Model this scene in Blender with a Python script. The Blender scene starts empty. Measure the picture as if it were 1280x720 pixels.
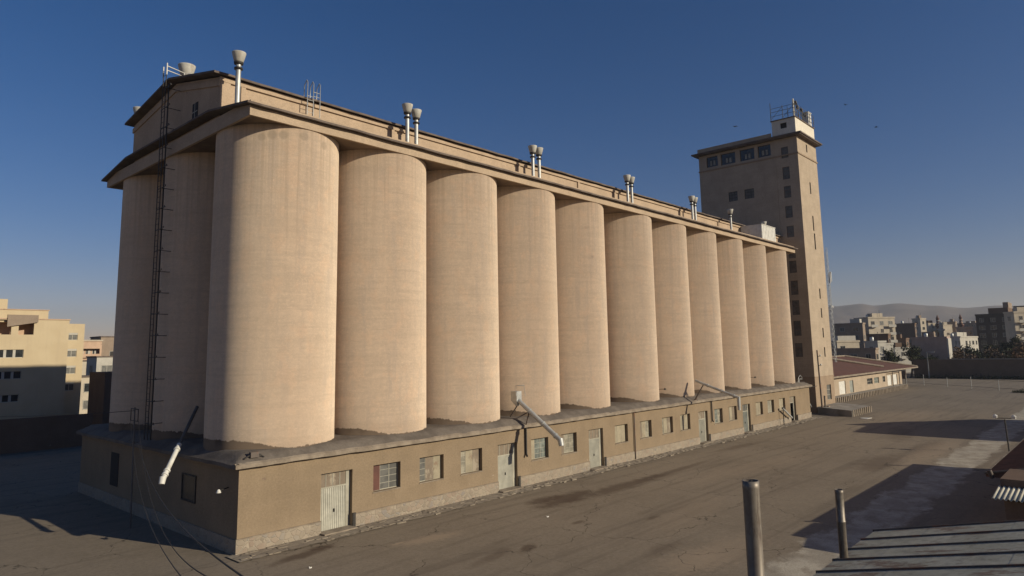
import bpy, bmesh, math, random
from mathutils import Vector, Matrix
random.seed(7)
S = bpy.context.scene
C = S.collection
R = math.radians

# ------------------------------------------------------------------ camera
cam_d = bpy.data.cameras.new('camera'); cam = bpy.data.objects.new('camera', cam_d); C.objects.link(cam)
S.camera = cam
rx = Vector((0.67510608, -0.7375192, -0.0172398)); uy = Vector((-0.08588928, -0.10178798, 0.99109144)); fz = Vector((0.73270377, 0.66761114, 0.13206268))
M = Matrix((rx, uy, -fz)).transposed().to_4x4(); M.translation = Vector((-16.929, -34.611, 10.018))
cam.matrix_world = M
cam_d.sensor_fit = 'HORIZONTAL'; cam_d.sensor_width = 36
cam_d.lens = 36*846.62/1280
cam_d.shift_y = -(360-325.38)/1280
cam_d.clip_start = .1; cam_d.clip_end = 20000

# ------------------------------------------------------------------ sky, sun, exposure
SUN_AZ = math.atan2(0.309, -0.951)      # clockwise from +Y
SUN_EL = R(20)
W = bpy.data.worlds.new('World'); S.world = W; W.use_nodes = True
wn = W.node_tree; bg = wn.nodes['Background']
sky = wn.nodes.new('ShaderNodeTexSky'); sky.sky_type = 'NISHITA'; sky.sun_disc = False
sky.sun_elevation = SUN_EL; sky.sun_rotation = SUN_AZ
sky.altitude = 1300; sky.air_density = 1.25; sky.dust_density = .5; sky.ozone_density = 3.5
hs = wn.nodes.new('ShaderNodeHueSaturation'); hs.inputs['Saturation'].default_value = 1.3; hs.inputs['Value'].default_value = 1.0
wn.links.new(sky.outputs[0], hs.inputs['Color']); wb = wn.nodes.new('ShaderNodeVectorMath'); wb.operation = 'MULTIPLY'; wb.inputs[1].default_value = (1.37, 1.03, 1.22)
wn.links.new(hs.outputs[0], wb.inputs[0]); wn.links.new(wb.outputs[0], bg.inputs[0]); bg.inputs[1].default_value = 0.05
sl = bpy.data.lights.new('sun', 'SUN'); sl.energy = 4.8; sl.angle = R(.5); sl.color = (1, .90, .71)
so = bpy.data.objects.new('sun', sl); C.objects.link(so)
sdir = Vector((0.309*math.cos(SUN_EL), -0.951*math.cos(SUN_EL), math.sin(SUN_EL)))
so.rotation_euler = sdir.to_track_quat('Z', 'Y').to_euler()
so.location = (40, -80, 60)
S.view_settings.view_transform = 'Standard'; S.view_settings.look = 'None'
S.view_settings.gamma = 1; S.view_settings.exposure = 0.0; S.view_settings.use_curve_mapping = False
S.cycles.use_denoising = True
S.cycles.max_bounces = 6; S.cycles.volume_bounces = 0

# ------------------------------------------------------------------ materials
def nt(name):
    m = bpy.data.materials.new(name); m.use_nodes = True
    t = m.node_tree; b = t.nodes['Principled BSDF']
    return m, t, b
class N:
    """tiny node helper on one tree"""
    def __init__(s, t):
        s.t = t; s.geo = t.nodes.new('ShaderNodeNewGeometry'); s.pos = s.geo.outputs['Position']
    def new(s, k): return s.t.nodes.new(k)
    def link(s, a, b): s.t.links.new(a, b)
    def put(s, sock, v):
        if isinstance(v, bpy.types.NodeSocket): s.link(v, sock)
        else:
            if isinstance(v, (tuple, list)) and len(v) == 3 and sock.type == 'RGBA': v = (*v, 1)
            sock.default_value = v
    def math(s, op, a, b=0, clamp=False):
        n = s.new('ShaderNodeMath'); n.operation = op; n.use_clamp = clamp
        s.put(n.inputs[0], a); s.put(n.inputs[1], b); return n.outputs[0]
    def vec(s, op, a, b=(0, 0, 0)):
        n = s.new('ShaderNodeVectorMath'); n.operation = op
        s.put(n.inputs[0], a); s.put(n.inputs[1], b)
        return n.outputs['Value'] if op in ('LENGTH', 'DISTANCE', 'DOT_PRODUCT') else n.outputs[0]
    def noise(s, scale=1, detail=4, vs=(1, 1, 1), rough=.55, off=(0, 0, 0)):
        v = s.vec('MULTIPLY', s.pos, vs)
        if off != (0, 0, 0): v = s.vec('ADD', v, off)
        n = s.new('ShaderNodeTexNoise'); s.link(v, n.inputs['Vector'])
        n.inputs['Scale'].default_value = scale; n.inputs['Detail'].default_value = detail; n.inputs['Roughness'].default_value = rough
        return n.outputs['Fac']
    def ramp(s, v, a, b, lo=0.0, hi=1.0, smooth=True):
        n = s.new('ShaderNodeMapRange'); n.interpolation_type = 'SMOOTHSTEP' if smooth else 'LINEAR'
        s.put(n.inputs['Value'], v); n.inputs['From Min'].default_value = a; n.inputs['From Max'].default_value = b
        n.inputs['To Min'].default_value = lo; n.inputs['To Max'].default_value = hi
        return n.outputs[0]
    def mix(s, f, a, b, mode='MIX'):
        n = s.new('ShaderNodeMix'); n.data_type = 'RGBA'; n.blend_type = mode
        s.put(n.inputs[0], f); s.put(n.inputs[6], a); s.put(n.inputs[7], b)
        return n.outputs[2]
    def ell(s, x, y, rx_, ry_, wob=None, soft=.35, rot=0):
        """soft ellipse on the ground, 1 inside"""
        c, sn = math.cos(R(rot)), math.sin(R(rot))
        d = s.vec('SUBTRACT', s.pos, (x, y, 0))
        u = s.vec('DOT_PRODUCT', d, (c/rx_, sn/rx_, 0)); v = s.vec('DOT_PRODUCT', d, (-sn/ry_, c/ry_, 0))
        q = s.math('SQRT', s.math('ADD', s.math('MULTIPLY', u, u), s.math('MULTIPLY', v, v)))
        if wob is not None: q = s.math('ADD', q, wob)
        return s.ramp(q, 1-soft, 1+soft, 1, 0)
    def bump(s, h, b, strength=.3, dist=.02):
        n = s.new('ShaderNodeBump'); n.inputs['Strength'].default_value = strength; n.inputs['Distance'].default_value = dist
        s.put(n.inputs['Height'], h); s.link(n.outputs[0], b.inputs['Normal'])

def mottled(name, c1, c2, scale=2., rough=.9, metal=0., fine=30, bump=.25, streak=None, spec=.3, bd=.02):
    m, t, b = nt(name); n = N(t)
    col = n.mix(n.ramp(n.noise(scale, 6), .35, .65), c1, c2)
    f = n.noise(fine, 3)
    col = n.mix(n.ramp(f, .3, .7, 0, .25), col, tuple(x*.72 for x in c1))
    if streak:
        st = n.noise(3.2, 5, (1, 1, .07))
        col = n.mix(n.ramp(st, .52, .75, 0, streak[1]), col, streak[0])
    n.link(col, b.inputs['Base Color']); b.inputs['Roughness'].default_value = rough; b.inputs['Metallic'].default_value = metal
    b.inputs['Specular IOR Level'].default_value = spec
    if bump: n.bump(f, b, bump, bd)
    return m

TAN = (.645, .515, .385)
def mat_concrete(name, base=TAN, blotch=False, tar=False, levels=0.0):
    m, t, b = nt(name); n = N(t)
    oi = n.new('ShaderNodeObjectInfo')
    col = n.mix(n.ramp(n.noise(.35, 5), .3, .7), tuple(x*.93 for x in base), tuple(x*1.05 for x in base))
    col = n.mix(n.ramp(oi.outputs['Random'], 0, 1, 0, .35), col, (base[0]*1.04, base[1]*.98, base[2]*.93))
    # slip-form lifts: faint bands round the shell, and rain streaks down it
    lift = n.noise(1.0, 4, (.12, .12, 2.3), .7)
    col = n.mix(n.ramp(lift, .42, .66, 0, .5), col, tuple(x*.78 for x in base))
    lift2 = n.noise(1.0, 3, (.5, .5, 5.5), .6, (9, 4, 2))
    col = n.mix(n.ramp(lift2, .5, .68, 0, .4), col, (base[0]*1.12, base[1]*1.1, base[2]*1.08))
    st = n.noise(1.0, 7, (1.9, 1.9, .16), .7)
    col = n.mix(n.ramp(st, .46, .68, 0, .6), col, (base[0]*.78, base[1]*.80, base[2]*.86))
    st2 = n.noise(1.0, 6, (4.4, 4.4, .22), .7, (3, 8, 1))
    col = n.mix(n.ramp(st2, .52, .72, 0, .4), col, (base[0]*1.1, base[1]*1.08, base[2]*1.05))
    patch = n.noise(.9, 6, (1, 1, .8), .6, (20, 3, 7))
    col = n.mix(n.ramp(patch, .52, .62, 0, .4), col, (base[0]*1.10, base[1]*1.0, base[2]*.92))
    f = n.noise(14, 5, (1, 1, 1), .7)
    col = n.mix(n.ramp(f, .35, .75, 0, .3), col, tuple(x*.66 for x in base))
    mo = n.noise(2.6, 6, (1, 1, 1.5), .75, (12, 7, 9)); col = n.mix(n.ramp(mo, .4, .66, 0, .42), col, tuple(x*.76 for x in base))
    mo2 = n.noise(6.5, 4, (1, 1, 1.3), .75, (2, 17, 5)); col = n.mix(n.ramp(mo2, .5, .68, 0, .4), col, (base[0]*1.16, base[1]*1.15, base[2]*1.12))
    mo3 = n.noise(.16, 4, (1, 1, .7), .6, (40, 7, 5)); col = n.mix(n.ramp(mo3, .45, .7, 0, .3), col, (base[0]*.84, base[1]*.80, base[2]*.76))
    sz = n.new('ShaderNodeSeparateXYZ'); n.link(n.pos, sz.inputs[0])
    rain = n.math('MULTIPLY', n.ramp(n.noise(1.0, 6, (3.4, 3.4, .05), .7, (6, 1, 0)), .46, .62), n.ramp(n.math('ADD', sz.outputs['Z'], n.math('MULTIPLY', n.noise(.6, 3, (1, 1, .02)), 14)), 21, 31, 0, .5))
    col = n.mix(rain, col, (base[0]*.68, base[1]*.66, base[2]*.64))
    fr_ = n.math('FRACT', n.math('MULTIPLY', n.math('ADD', sz.outputs['Z'], n.math('MULTIPLY', n.noise(.5, 2), .12)), .78))
    ring = n.math('MULTIPLY', n.ramp(fr_, 0, .07, 1, 0), n.ramp(n.noise(.5, 4, (1, 1, .5), .6, (7, 7, 1)), .45, .65, 0, .3))
    col = n.mix(ring, col, (base[0]*.62, base[1]*.6, base[2]*.58))
    if blotch:      # round damp patches where formwork ties were filled
        for (x, y, z, r_) in ((1.30, 1.33, 22.45, .24), (1.75, .96, 22.6, .27), (2.28, .64, 22.65, .26), (3.42, .33, 22.75, .27), (4.85, .46, 22.5, .25)):
            d = n.vec('DISTANCE', n.pos, (x, y, z)); d = n.math('ADD', d, n.math('MULTIPLY', f, .12))
            col = n.mix(n.ramp(d, r_-.02, r_+.12, .42, 0), col, (base[0]*.5, base[1]*.5, base[2]*.5))
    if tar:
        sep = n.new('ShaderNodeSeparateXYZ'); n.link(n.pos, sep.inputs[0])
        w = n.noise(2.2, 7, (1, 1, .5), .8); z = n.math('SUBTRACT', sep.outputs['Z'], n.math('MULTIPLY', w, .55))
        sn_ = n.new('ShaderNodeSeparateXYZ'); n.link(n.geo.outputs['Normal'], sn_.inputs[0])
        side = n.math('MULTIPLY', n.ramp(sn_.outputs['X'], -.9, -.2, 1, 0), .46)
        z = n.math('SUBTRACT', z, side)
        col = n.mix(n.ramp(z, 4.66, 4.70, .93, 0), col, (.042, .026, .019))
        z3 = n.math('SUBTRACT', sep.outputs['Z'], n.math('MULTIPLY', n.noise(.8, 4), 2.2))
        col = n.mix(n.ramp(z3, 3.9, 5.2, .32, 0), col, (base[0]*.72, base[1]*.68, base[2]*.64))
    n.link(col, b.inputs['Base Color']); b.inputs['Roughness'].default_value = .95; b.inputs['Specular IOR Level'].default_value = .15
    b.inputs['Diffuse Roughness'].default_value = 1.0
    h = n.math('ADD', n.math('MULTIPLY', f, .5), n.math('MULTIPLY', lift, .8))
    n.bump(h, b, .35, .03)
    return m

def mat_plaster(name, base=(.262, .196, .128), dirt=True, horizontal=None):
    m, t, b = nt(name); n = N(t)
    col = n.mix(n.ramp(n.noise(.6, 6), .3, .7), tuple(x*.9 for x in base), tuple(x*1.08 for x in base))
    st = n.noise(1.0, 6, (1.8, 1.8, .12), .65, (4, 4, 4))
    col = n.mix(n.ramp(st, .5, .75, 0, .35), col, (base[0]*.7, base[1]*.7, base[2]*.72))
    f = n.noise(9, 6, (1, 1, 1), .78)
    col = n.mix(n.ramp(f, .35, .7, 0, .5), col, tuple(x*.58 for x in base))
    f3 = n.noise(5, 5, (1, 1, 2), .75, (31, 4, 4)); col = n.mix(n.ramp(f3, .5, .7, 0, .4), col, tuple(min(.9, x*1.22) for x in base))
    w = n.noise(3.1, 3, (1, 1, 1), .5, (8, 1, 5))
    col = n.mix(n.ramp(w, .74, .78, 0, .5), col, (.58, .5, .42))
    col = n.mix(n.ramp(n.noise(2.3, 4, (1, 1, 1), .5, (18, 11, 5)), .71, .76, 0, .6), col, (.16, .11, .09))
    sep = n.new('ShaderNodeSeparateXYZ'); n.link(n.pos, sep.inputs[0])
    z = n.math('ADD', sep.outputs['Z'], n.math('MULTIPLY', n.noise(1.5, 4), 1.2))
    if dirt: col = n.mix(n.ramp(z, 1.2, 2.2, .3, 0), col, (base[0]*1.1, base[1]*1.12, base[2]*1.15))
    if horizontal:
        br = n.new('ShaderNodeTexBrick'); n.link(n.vec('MULTIPLY', n.pos, (1, 1, 1)), br.inputs['Vector'])
        wv = n.noise(1, 4, (.2, .2, 7), .7); col = n.mix(n.ramp(wv, .45, .7, 0, .3), col, tuple(x*.7 for x in base))
    n.link(col, b.inputs['Base Color']); b.inputs['Roughness'].default_value = .95; b.inputs['Specular IOR Level'].default_value = .15
    n.bump(n.math('ADD', f, n.noise(.9, 2)), b, .3, .03)
    return m

def mat_rubble(name):
    m, t, b = nt(name); n = N(t)
    v = n.new('ShaderNodeTexVoronoi'); v.feature = 'F1'; n.link(n.vec('MULTIPLY', n.pos, (1, 1, 1.25)), v.inputs['Vector']); v.inputs['Scale'].default_value = 3.1
    e = n.new('ShaderNodeTexVoronoi'); e.feature = 'DISTANCE_TO_EDGE'; n.link(n.vec('MULTIPLY', n.pos, (1, 1, 1.25)), e.inputs['Vector']); e.inputs['Scale'].default_value = 3.1
    sep = n.new('ShaderNodeSeparateColor'); n.link(v.outputs['Color'], sep.inputs[0])
    col = n.mix(sep.outputs[0], (.22, .18, .135), (.34, .28, .21))
    col = n.mix(n.ramp(sep.outputs[1], .6, .9, 0, .5), col, (.28, .19, .14))
    col = n.mix(n.ramp(sep.outputs[2], .8, .95, 0, .7), col, (.21, .20, .19))
    col = n.mix(n.ramp(e.outputs['Distance'], .02, .07, .8, 0), col, (.36, .30, .225))
    f = n.noise(12, 5); col = n.mix(n.ramp(f, .3, .7, 0, .3), col, (.2, .16, .12))
    wash = n.noise(.5, 3); col = n.mix(n.ramp(wash, .4, .65, .1, .5), col, (.33, .275, .205))
    n.link(col, b.inputs['Base Color']); b.inputs['Roughness'].default_value = .95
    n.bump(n.ramp(e.outputs['Distance'], 0, .12), b, .6, .05)
    return m

def mat_asphalt(strip=False):
    m, t, b = nt('worn_concrete_strip' if strip else 'worn_asphalt'); n = N(t)
    base = n.mix(n.ramp(n.noise(.09, 6), .3, .7), (.212, .172, .125), (.275, .225, .165))
    col = n.mix(n.ramp(n.noise(.9, 6, (1, 1, 1), .65, (7, 2, 0)), .35, .7, 0, .5), base, (.30, .246, .182))
    gr = n.noise(4.5, 7, (1, 1, 1), .8, (3, 3, 0)); col = n.mix(n.ramp(gr, .42, .62, 0, .38), col, (.145, .114, .080))
    gr2 = n.noise(2.2, 7, (1, 1, 1), .8, (33, 3, 0)); col = n.mix(n.ramp(gr2, .52, .68, 0, .35), col, (.33, .27, .20))
    # sweeping tyre tracks along the yard
    tr = n.noise(1.0, 5, (.04, .8, 1), .6, (2, 9, 0)); col = n.mix(n.ramp(tr, .5, .68, 0, .5), col, (.138, .110, .082))
    f = n.noise(26, 4, (1, 1, 1), .8); col = n.mix(n.ramp(f, .35, .7, 0, .4), col, (.102, .080, .060))
    g = n.noise(90, 2, (1, 1, 1), .8); col = n.mix(n.ramp(g, .58, .7, 0, .3), col, (.34, .28, .21))
    wob = n.math('MULTIPLY', n.math('SUBTRACT', n.noise(.9, 6, (1, 1, 1), .7, (1, 5, 0)), .5), 2.2)
    wob2 = n.math('MULTIPLY', n.math('SUBTRACT', n.noise(3, 6, (1, 1, 1), .7, (1, 5, 0)), .5), 2.4)
    dark = (.075, .048, .032)
    for (x, y, a, c, rot, k) in ((20.6, -5.0, 2.9, 1.0, 4, .75), (26.5, -5.7, 5.5, .75, 0, .6), (19.2, -4.1, 1.4, .6, 0, .7), (34, -5.6, 5, .4, 2, .45), (2.2, -2.6, 1.7, .4, 8, .7), (3.6, -2.1, .9, .3, 0, .6),
                              (50, -3.8, 4, .5, -3, .4), (10.2, -10.6, .7, .3, 20, .7), (8.2, -10.2, 1.6, .35, 10, .4), (16, -9.5, .5, .22, 0, .6), (19.5, -12.3, .6, .2, 0, .5), (70, -14, 7, 1.2, 12, .3), (48, -17.4, 5, 1.3, 0, .45), (14.5, -16, 1.4, .5, 0, .3), (60, -18.5, 6, 1, 0, .35)):
        col = n.mix(n.math('MULTIPLY', n.ell(x, y, a, c, wob, .5, rot), k), col, dark)
    for (x, y, a, c, rot, k) in ((8.2, -5.3, 1.8, .55, -8, .55), (6.6, -4.7, .35, .12, 0, .8), (13.5, -18, 2.2, 1.1, 0, .4), (56, -19.6, 9, 1.2, 0, .45), (16, -18.6, 3.4, 1.2, 0, .35), (40, -10, 9, 1.5, -6, .2), (90, -10, 12, 3, 0, .25), (22, -13.5, 5, 1.2, 10, .2)):
        col = n.mix(n.math('MULTIPLY', n.ell(x, y, a, c, wob2, .6, rot), k), col, (.36, .275, .19))
    # tyre tracks
    sy = n.new('ShaderNodeSeparateXYZ'); n.link(n.pos, sy.inputs[0])
    for (c0, am, la, k) in ((-7.6, 1.1, 17, .30), (-9.3, 1.1, 17, .30), (-12.6, 2.0, 26, .24), (-14.3, 2.0, 26, .24), (-10.9, -1.6, 22, .18), (-17.6, -1.2, 19, .2)):
        q = n.math('ADD', n.math('MULTIPLY', n.math('SINE', n.math('DIVIDE', sy.outputs['X'], la)), am), c0)
        dd = n.math('ABSOLUTE', n.math('SUBTRACT', sy.outputs['Y'], q)); dd = n.math('ADD', dd, n.math('MULTIPLY', n.noise(2, 3), .16))
        tm = n.math('MULTIPLY', n.ramp(dd, .16, .36, 1, 0), n.ramp(n.noise(.14, 4, (1, 1, 1), .6, (c0, 2, 0)), .42, .62, 0, k))
        col = n.mix(tm, col, (.095, .074, .053))
    # cracks
    wv = n.new('ShaderNodeTexNoise'); n.link(n.pos, wv.inputs['Vector']); wv.inputs['Scale'].default_value = .7; wv.inputs['Detail'].default_value = 4
    warped = n.vec('ADD', n.pos, n.vec('MULTIPLY', wv.outputs['Color'], (2.6, 2.6, 0)))
    e = n.new('ShaderNodeTexVoronoi'); e.feature = 'DISTANCE_TO_EDGE'; e.voronoi_dimensions = '2D'; n.link(warped, e.inputs['Vector']); e.inputs['Scale'].default_value = .17
    crack = n.math('MULTIPLY', n.ramp(e.outputs['Distance'], .001, .008, 1, 0), n.ramp(n.noise(.25, 3, (1, 1, 1), .5, (31, 3, 0)), .4, .52))
    col = n.mix(n.math('MULTIPLY', crack, .75), col, (.035, .028, .022))
    e2 = n.new('ShaderNodeTexVoronoi'); e2.feature = 'DISTANCE_TO_EDGE'; e2.voronoi_dimensions = '2D'; n.link(warped, e2.inputs['Vector']); e2.inputs['Scale'].default_value = .9
    crack2 = n.math('MULTIPLY', n.ramp(e2.outputs['Distance'], .002, .02, 1, 0), n.ramp(n.noise(.16, 3, (1, 1, 1), .5, (3, 13, 0)), .6, .7))
    col = n.mix(n.math('MULTIPLY', crack2, .45), col, (.04, .032, .026))
    if strip:
        sp = n.new('ShaderNodeSeparateXYZ'); n.link(n.pos, sp.inputs[0])
        d = n.math('ABSOLUTE', n.math('ADD', sp.outputs['Y'], 22.6))
        d = n.math('ADD', d, n.math('MULTIPLY', n.math('SUBTRACT', n.noise(.55, 7, (.6, 1, 1), .7, (2, 2, 0)), .5), 3.4))
        msk = n.math('MULTIPLY', n.ramp(d, 1.2, 1.7, 1, 0), n.ramp(n.noise(.9, 7, (.8, 1, 1), .72, (14, 4, 0)), .36, .52, .4, 1))
        pale = n.mix(n.ramp(n.noise(.6, 6, (1, 1, 1), .6, (5, 5, 0)), .35, .62), (.47, .42, .335), (.33, .29, .23))
        pale = n.mix(n.ramp(n.noise(12, 4), .4, .7, 0, .35), pale, (.16, .13, .10))
        col = n.mix(msk, col, pale)
    n.link(col, b.inputs['Base Color']); b.inputs['Roughness'].default_value = .93; b.inputs['Specular IOR Level'].default_value = .2
    n.bump(n.math('SUBTRACT', f, n.math('MULTIPLY', crack, .6)), b, .5, .02)
    return m

def mat_plain(name, col, rough=.6, metal=0., var=.25, fine=8, spec=.4):
    return mottled(name, col, tuple(x*(1-var) for x in col), 1.3, rough, metal, fine, .12, None, spec, .01)
def mat_rusty(name, col, rust=(.16, .065, .035), amt=.56, rough=.6, vs=(1, 1, 1), metal=.0):
    m, t, b = nt(name); n = N(t)
    c = n.mix(n.ramp(n.noise(1.1, 6), .3, .7), col, tuple(x*.75 for x in col))
    c = n.mix(n.ramp(n.noise(5, 4), .35, .7, 0, .3), c, tuple(x*.6 for x in col))
    k = n.noise(1.0, 7, vs, .7, (5, 2, 8)); c = n.mix(n.ramp(k, amt, amt+.1), c, rust)
    n.link(c, b.inputs['Base Color']); b.inputs['Roughness'].default_value = rough; b.inputs['Metallic'].default_value = metal
    n.bump(n.noise(12, 3), b, .15, .01)
    return m

MAT = {}
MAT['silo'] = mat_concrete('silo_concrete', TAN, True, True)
MAT['wall'] = mat_plaster('tan_plaster')
MAT['gallery'] = mat_plaster('gallery_plaster', (.46, .345, .24), False)
MAT['tower'] = mat_plaster('tower_plaster', (.42, .335, .245), False, True)
MAT['tower_low'] = mat_plaster('tower_brick', (.33, .245, .17), False, True)
MAT['cream'] = mat_plaster('cream_plaster', (.70, .64, .52), False)
MAT['rubble'] = mat_rubble('rubble_stone')
MAT['fascia'] = mat_plaster('fascia_plaster', (.44, .335, .235), False)
MAT['asphalt'] = mat_asphalt()
MAT['soffit'] = mottled('shade_dark_soffit', (.20, .145, .10), (.13, .095, .07), .8, .95, 0, 8, .3)  # colour darkened to paint in deeper shade under the eaves
MAT['roofedge'] = mottled('weathered_roofing', (.11, .085, .07), (.17, .135, .11), 1.2, .95, fine=9, bump=.5)
MAT['tar'] = mottled('grey_roof_felt', (.115, .095, .078), (.175, .147, .12), .8, .95, fine=7, bump=.6, streak=((.09, .075, .062), .3), bd=.05)
MAT['lip'] = mottled('roof_edge_mortar', (.30, .245, .185), (.20, .16, .12), 1.5, .95, fine=9, bump=.6, bd=.05)
MAT['galv'] = mottled('galvanised_steel', (.50, .50, .47), (.38, .38, .36), 2, .45, .35, 20, .1)
MAT['white_metal'] = mottled('painted_white_metal', (.70, .68, .62), (.58, .56, .5), 2, .5, 0, 15, .1, ((.35, .27, .2), .3))
MAT['door'] = mat_rusty('cream_door_paint', (.46, .44, .36), (.26, .2, .15), .66, .55, (1, 1, .3))
MAT['door_blue'] = mat_rusty('grey_blue_door_paint', (.30, .31, .27), (.26, .2, .15), .66, .55, (1, 1, .3))
MAT['dark'] = mat_plain('dark_void', (.018, .016, .014), .8)
MAT['black_metal'] = mat_plain('black_steel', (.045, .04, .036), .6, .2)
MAT['dull_steel'] = mat_plain('shade_dark_grey_steel', (.13, .12, .11), .7)
MAT['cap_metal'] = mottled('weathered_cap_metal', (.52, .50, .44), (.40, .38, .33), 2, .6, 0, 9, .1, ((.25, .19, .14), .5))
MAT['rust'] = mat_rusty('rusty_steel', (.13, .1, .08), (.17, .075, .04), .5, .7)
MAT['frame'] = mat_plain('cream_window_paint', (.40, .37, .29), .6)
MAT['brown'] = mat_plain('red_brown_paint', (.12, .045, .03), .6)
MAT['board'] = mat_rusty('faded_board', (.34, .29, .20), (.22, .155, .10), .56, .8, (.8, .8, .8))
MAT['board_brown'] = mat_rusty('brown_board', (.22, .17, .12), (.31, .26, .19), .52, .8, (1.2, 1.2, .7))
def mat_glass(name, c, rough=.15):
    m, t, b = nt(name); n = N(t)
    col = n.mix(n.ramp(n.noise(1.7, 4), .4, .6), c, tuple(x*.6 for x in c)); n.link(col, b.inputs['Base Color'])
    b.inputs['Roughness'].default_value = rough; b.inputs['Specular IOR Level'].default_value = .7
    return m
MAT['glass'] = mat_glass('dusty_glass', (.22, .24, .21), .25)
MAT['glass_cream'] = mat_glass('dusty_cream_glass', (.30, .27, .20), .5)  # cream-toned dusty glass
MAT['tower_pane'] = mat_glass('dull_stair_glass', (.12, .10, .085), .7)
MAT['glass_dark'] = mat_glass('dark_glass', (.035, .038, .04), .12)
MAT['glass_mid'] = mat_glass('grey_glass', (.10, .095, .08), .6)
MAT['city_white'] = mat_plaster('city_white_plaster', (.47, .44, .38), False)
MAT['city_cream'] = mat_plaster('city_cream_brick', (.50, .43, .33), False)
MAT['city_yellow'] = mottled('yellow_brick', (.53, .43, .28), (.49, .39, .25), .5, .95, 0, 12, .2, ((.42, .33, .23), .3))
MAT['city_pink'] = mat_plaster('city_pink_brick', (.52, .36, .25), False)
MAT['city_grey'] = mat_plaster('city_grey_render', (.29, .225, .17), False)
MAT['city_dark'] = mat_plaster('city_dark_brick', (.17, .115, .082), False)
MAT['city_mauve'] = mat_plaster('city_mauve_render', (.40, .30, .25), False)
MAT['city_darkest'] = mat_plaster('city_darkest_brick', (.085, .07, .06), False)  # darkest brick tone of the city blocks
MAT['red_roof'] = mottled('red_sheet_roof', (.15, .066, .043), (.115, .055, .038), 1, .85, 0, 6, .3, ((.10, .05, .04), .4))
MAT['brown_roof'] = mottled('brown_tile', (.20, .10, .065), (.14, .08, .055), 1.5, .85, 0, 6, .4)
MAT['paving'] = mottled('worn_concrete', (.30, .275, .24), (.20, .175, .145), .7, .95, 0, 8, .4, bd=.02)
MAT['bird'] = mat_plain('dark_feathers', (.03, .03, .035), .8)

# ------------------------------------------------------------------ mesh helpers
class MB:
    def __init__(s): s.v = []; s.f = []; s.sm = []
    def add(s, vs, fs, smooth=False):
        o = len(s.v); s.v += [tuple(v) for v in vs]; s.f += [tuple(i+o for i in f) for f in fs]; s.sm += [smooth]*len(fs); return s
    def box(s, x0, y0, z0, x1, y1, z1):
        v = [(x, y, z) for z in (z0, z1) for y in (y0, y1) for x in (x0, x1)]
        return s.add(v, [(0, 2, 3, 1), (4, 5, 7, 6), (0, 1, 5, 4), (2, 6, 7, 3), (0, 4, 6, 2), (1, 3, 7, 5)])
    def rbox(s, c, sz, rot=0, M_=None):
        m = M_ or (Matrix.Translation(c) @ Matrix.Rotation(rot, 4, 'Z'))
        a, b, d = [q/2 for q in sz]
        v = [m @ Vector((x, y, z)) for z in (-d, d) for y in (-b, b) for x in (-a, a)]
        return s.add(v, [(0, 2, 3, 1), (4, 5, 7, 6), (0, 1, 5, 4), (2, 6, 7, 3), (0, 4, 6, 2), (1, 3, 7, 5)])
    def tube(s, pts, r, n=8, cap=True, smooth=True):
        P = [Vector(p) for p in pts]; rs = r if isinstance(r, (list, tuple)) else [r]*len(P)
        rings = []
        for i, p in enumerate(P):
            d = (P[min(i+1, len(P)-1)]-P[max(i-1, 0)])
            if d.length < 1e-9: d = Vector((0, 0, 1))
            d.normalize(); up = Vector((0, 0, 1)) if abs(d.z) < .95 else Vector((1, 0, 0))
            a = d.cross(up).normalized(); b = a.cross(d)
            rings.append([p+(a*math.cos(2*math.pi*k/n)+b*math.sin(2*math.pi*k/n))*rs[i] for k in range(n)])
        fs = [(i*n+k, i*n+(k+1) % n, (i+1)*n+(k+1) % n, (i+1)*n+k) for i in range(len(P)-1) for k in range(n)]
        s.add([v for r_ in rings for v in r_], fs, smooth)
        if cap:
            s.add(rings[0], [tuple(range(n))[::-1]]); s.add(rings[-1], [tuple(range(n))])
        return s
    def lathe(s, c, prof, n=24, smooth=True):
        """prof: (radius, z) list"""
        vs = [(c[0]+r*math.cos(2*math.pi*k/n), c[1]+r*math.sin(2*math.pi*k/n), c[2]+z) for r, z in prof for k in range(n)]
        fs = [(i*n+k, i*n+(k+1) % n, (i+1)*n+(k+1) % n, (i+1)*n+k) for i in range(len(prof)-1) for k in range(n)]
        return s.add(vs, fs, smooth)
    def quad(s, *p): return s.add(p, [tuple(range(len(p)))])
    def prism(s, poly, axis, a, b):
        """poly in the two other axes, extruded along axis from a to b"""
        def P(u, v, w):
            return {'x': (w, u, v), 'y': (u, w, v), 'z': (u, v, w)}[axis]
        n = len(poly); vs = [P(u, v, a) for u, v in poly]+[P(u, v, b) for u, v in poly]
        fs = [tuple(range(n)), tuple(range(n, 2*n))[::-1]]+[(i, (i+1) % n, (i+1) % n+n, i+n) for i in range(n)]
        return s.add(vs, fs)
    def build(s, name, mat, parent=None, loc=None, label=None):
        me = bpy.data.meshes.new(name)
        off = Vector((0, 0, 0))
        if parent is not None: off = wloc(parent)
        me.from_pydata([tuple(Vector(v)-off) for v in s.v], [], s.f)
        me.polygons.foreach_set('use_smooth', s.sm)
        bm = bmesh.new(); bm.from_mesh(me); bmesh.ops.recalc_face_normals(bm, faces=bm.faces); bm.to_mesh(me); bm.free()
        me.materials.append(MAT[mat] if isinstance(mat, str) else mat); me.update()
        o = bpy.data.objects.new(name, me); C.objects.link(o)
        if parent is not None: o.parent = parent
        if label: o['label'] = label
        return o
def wloc(o):
    v = Vector((0, 0, 0))
    while o is not None: v += Vector(o.location); o = o.parent
    return v
def tag(o, label, cat, group=None):
    o['label'] = label; o['category'] = cat
    if group: o['group'] = group
    return o
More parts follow.
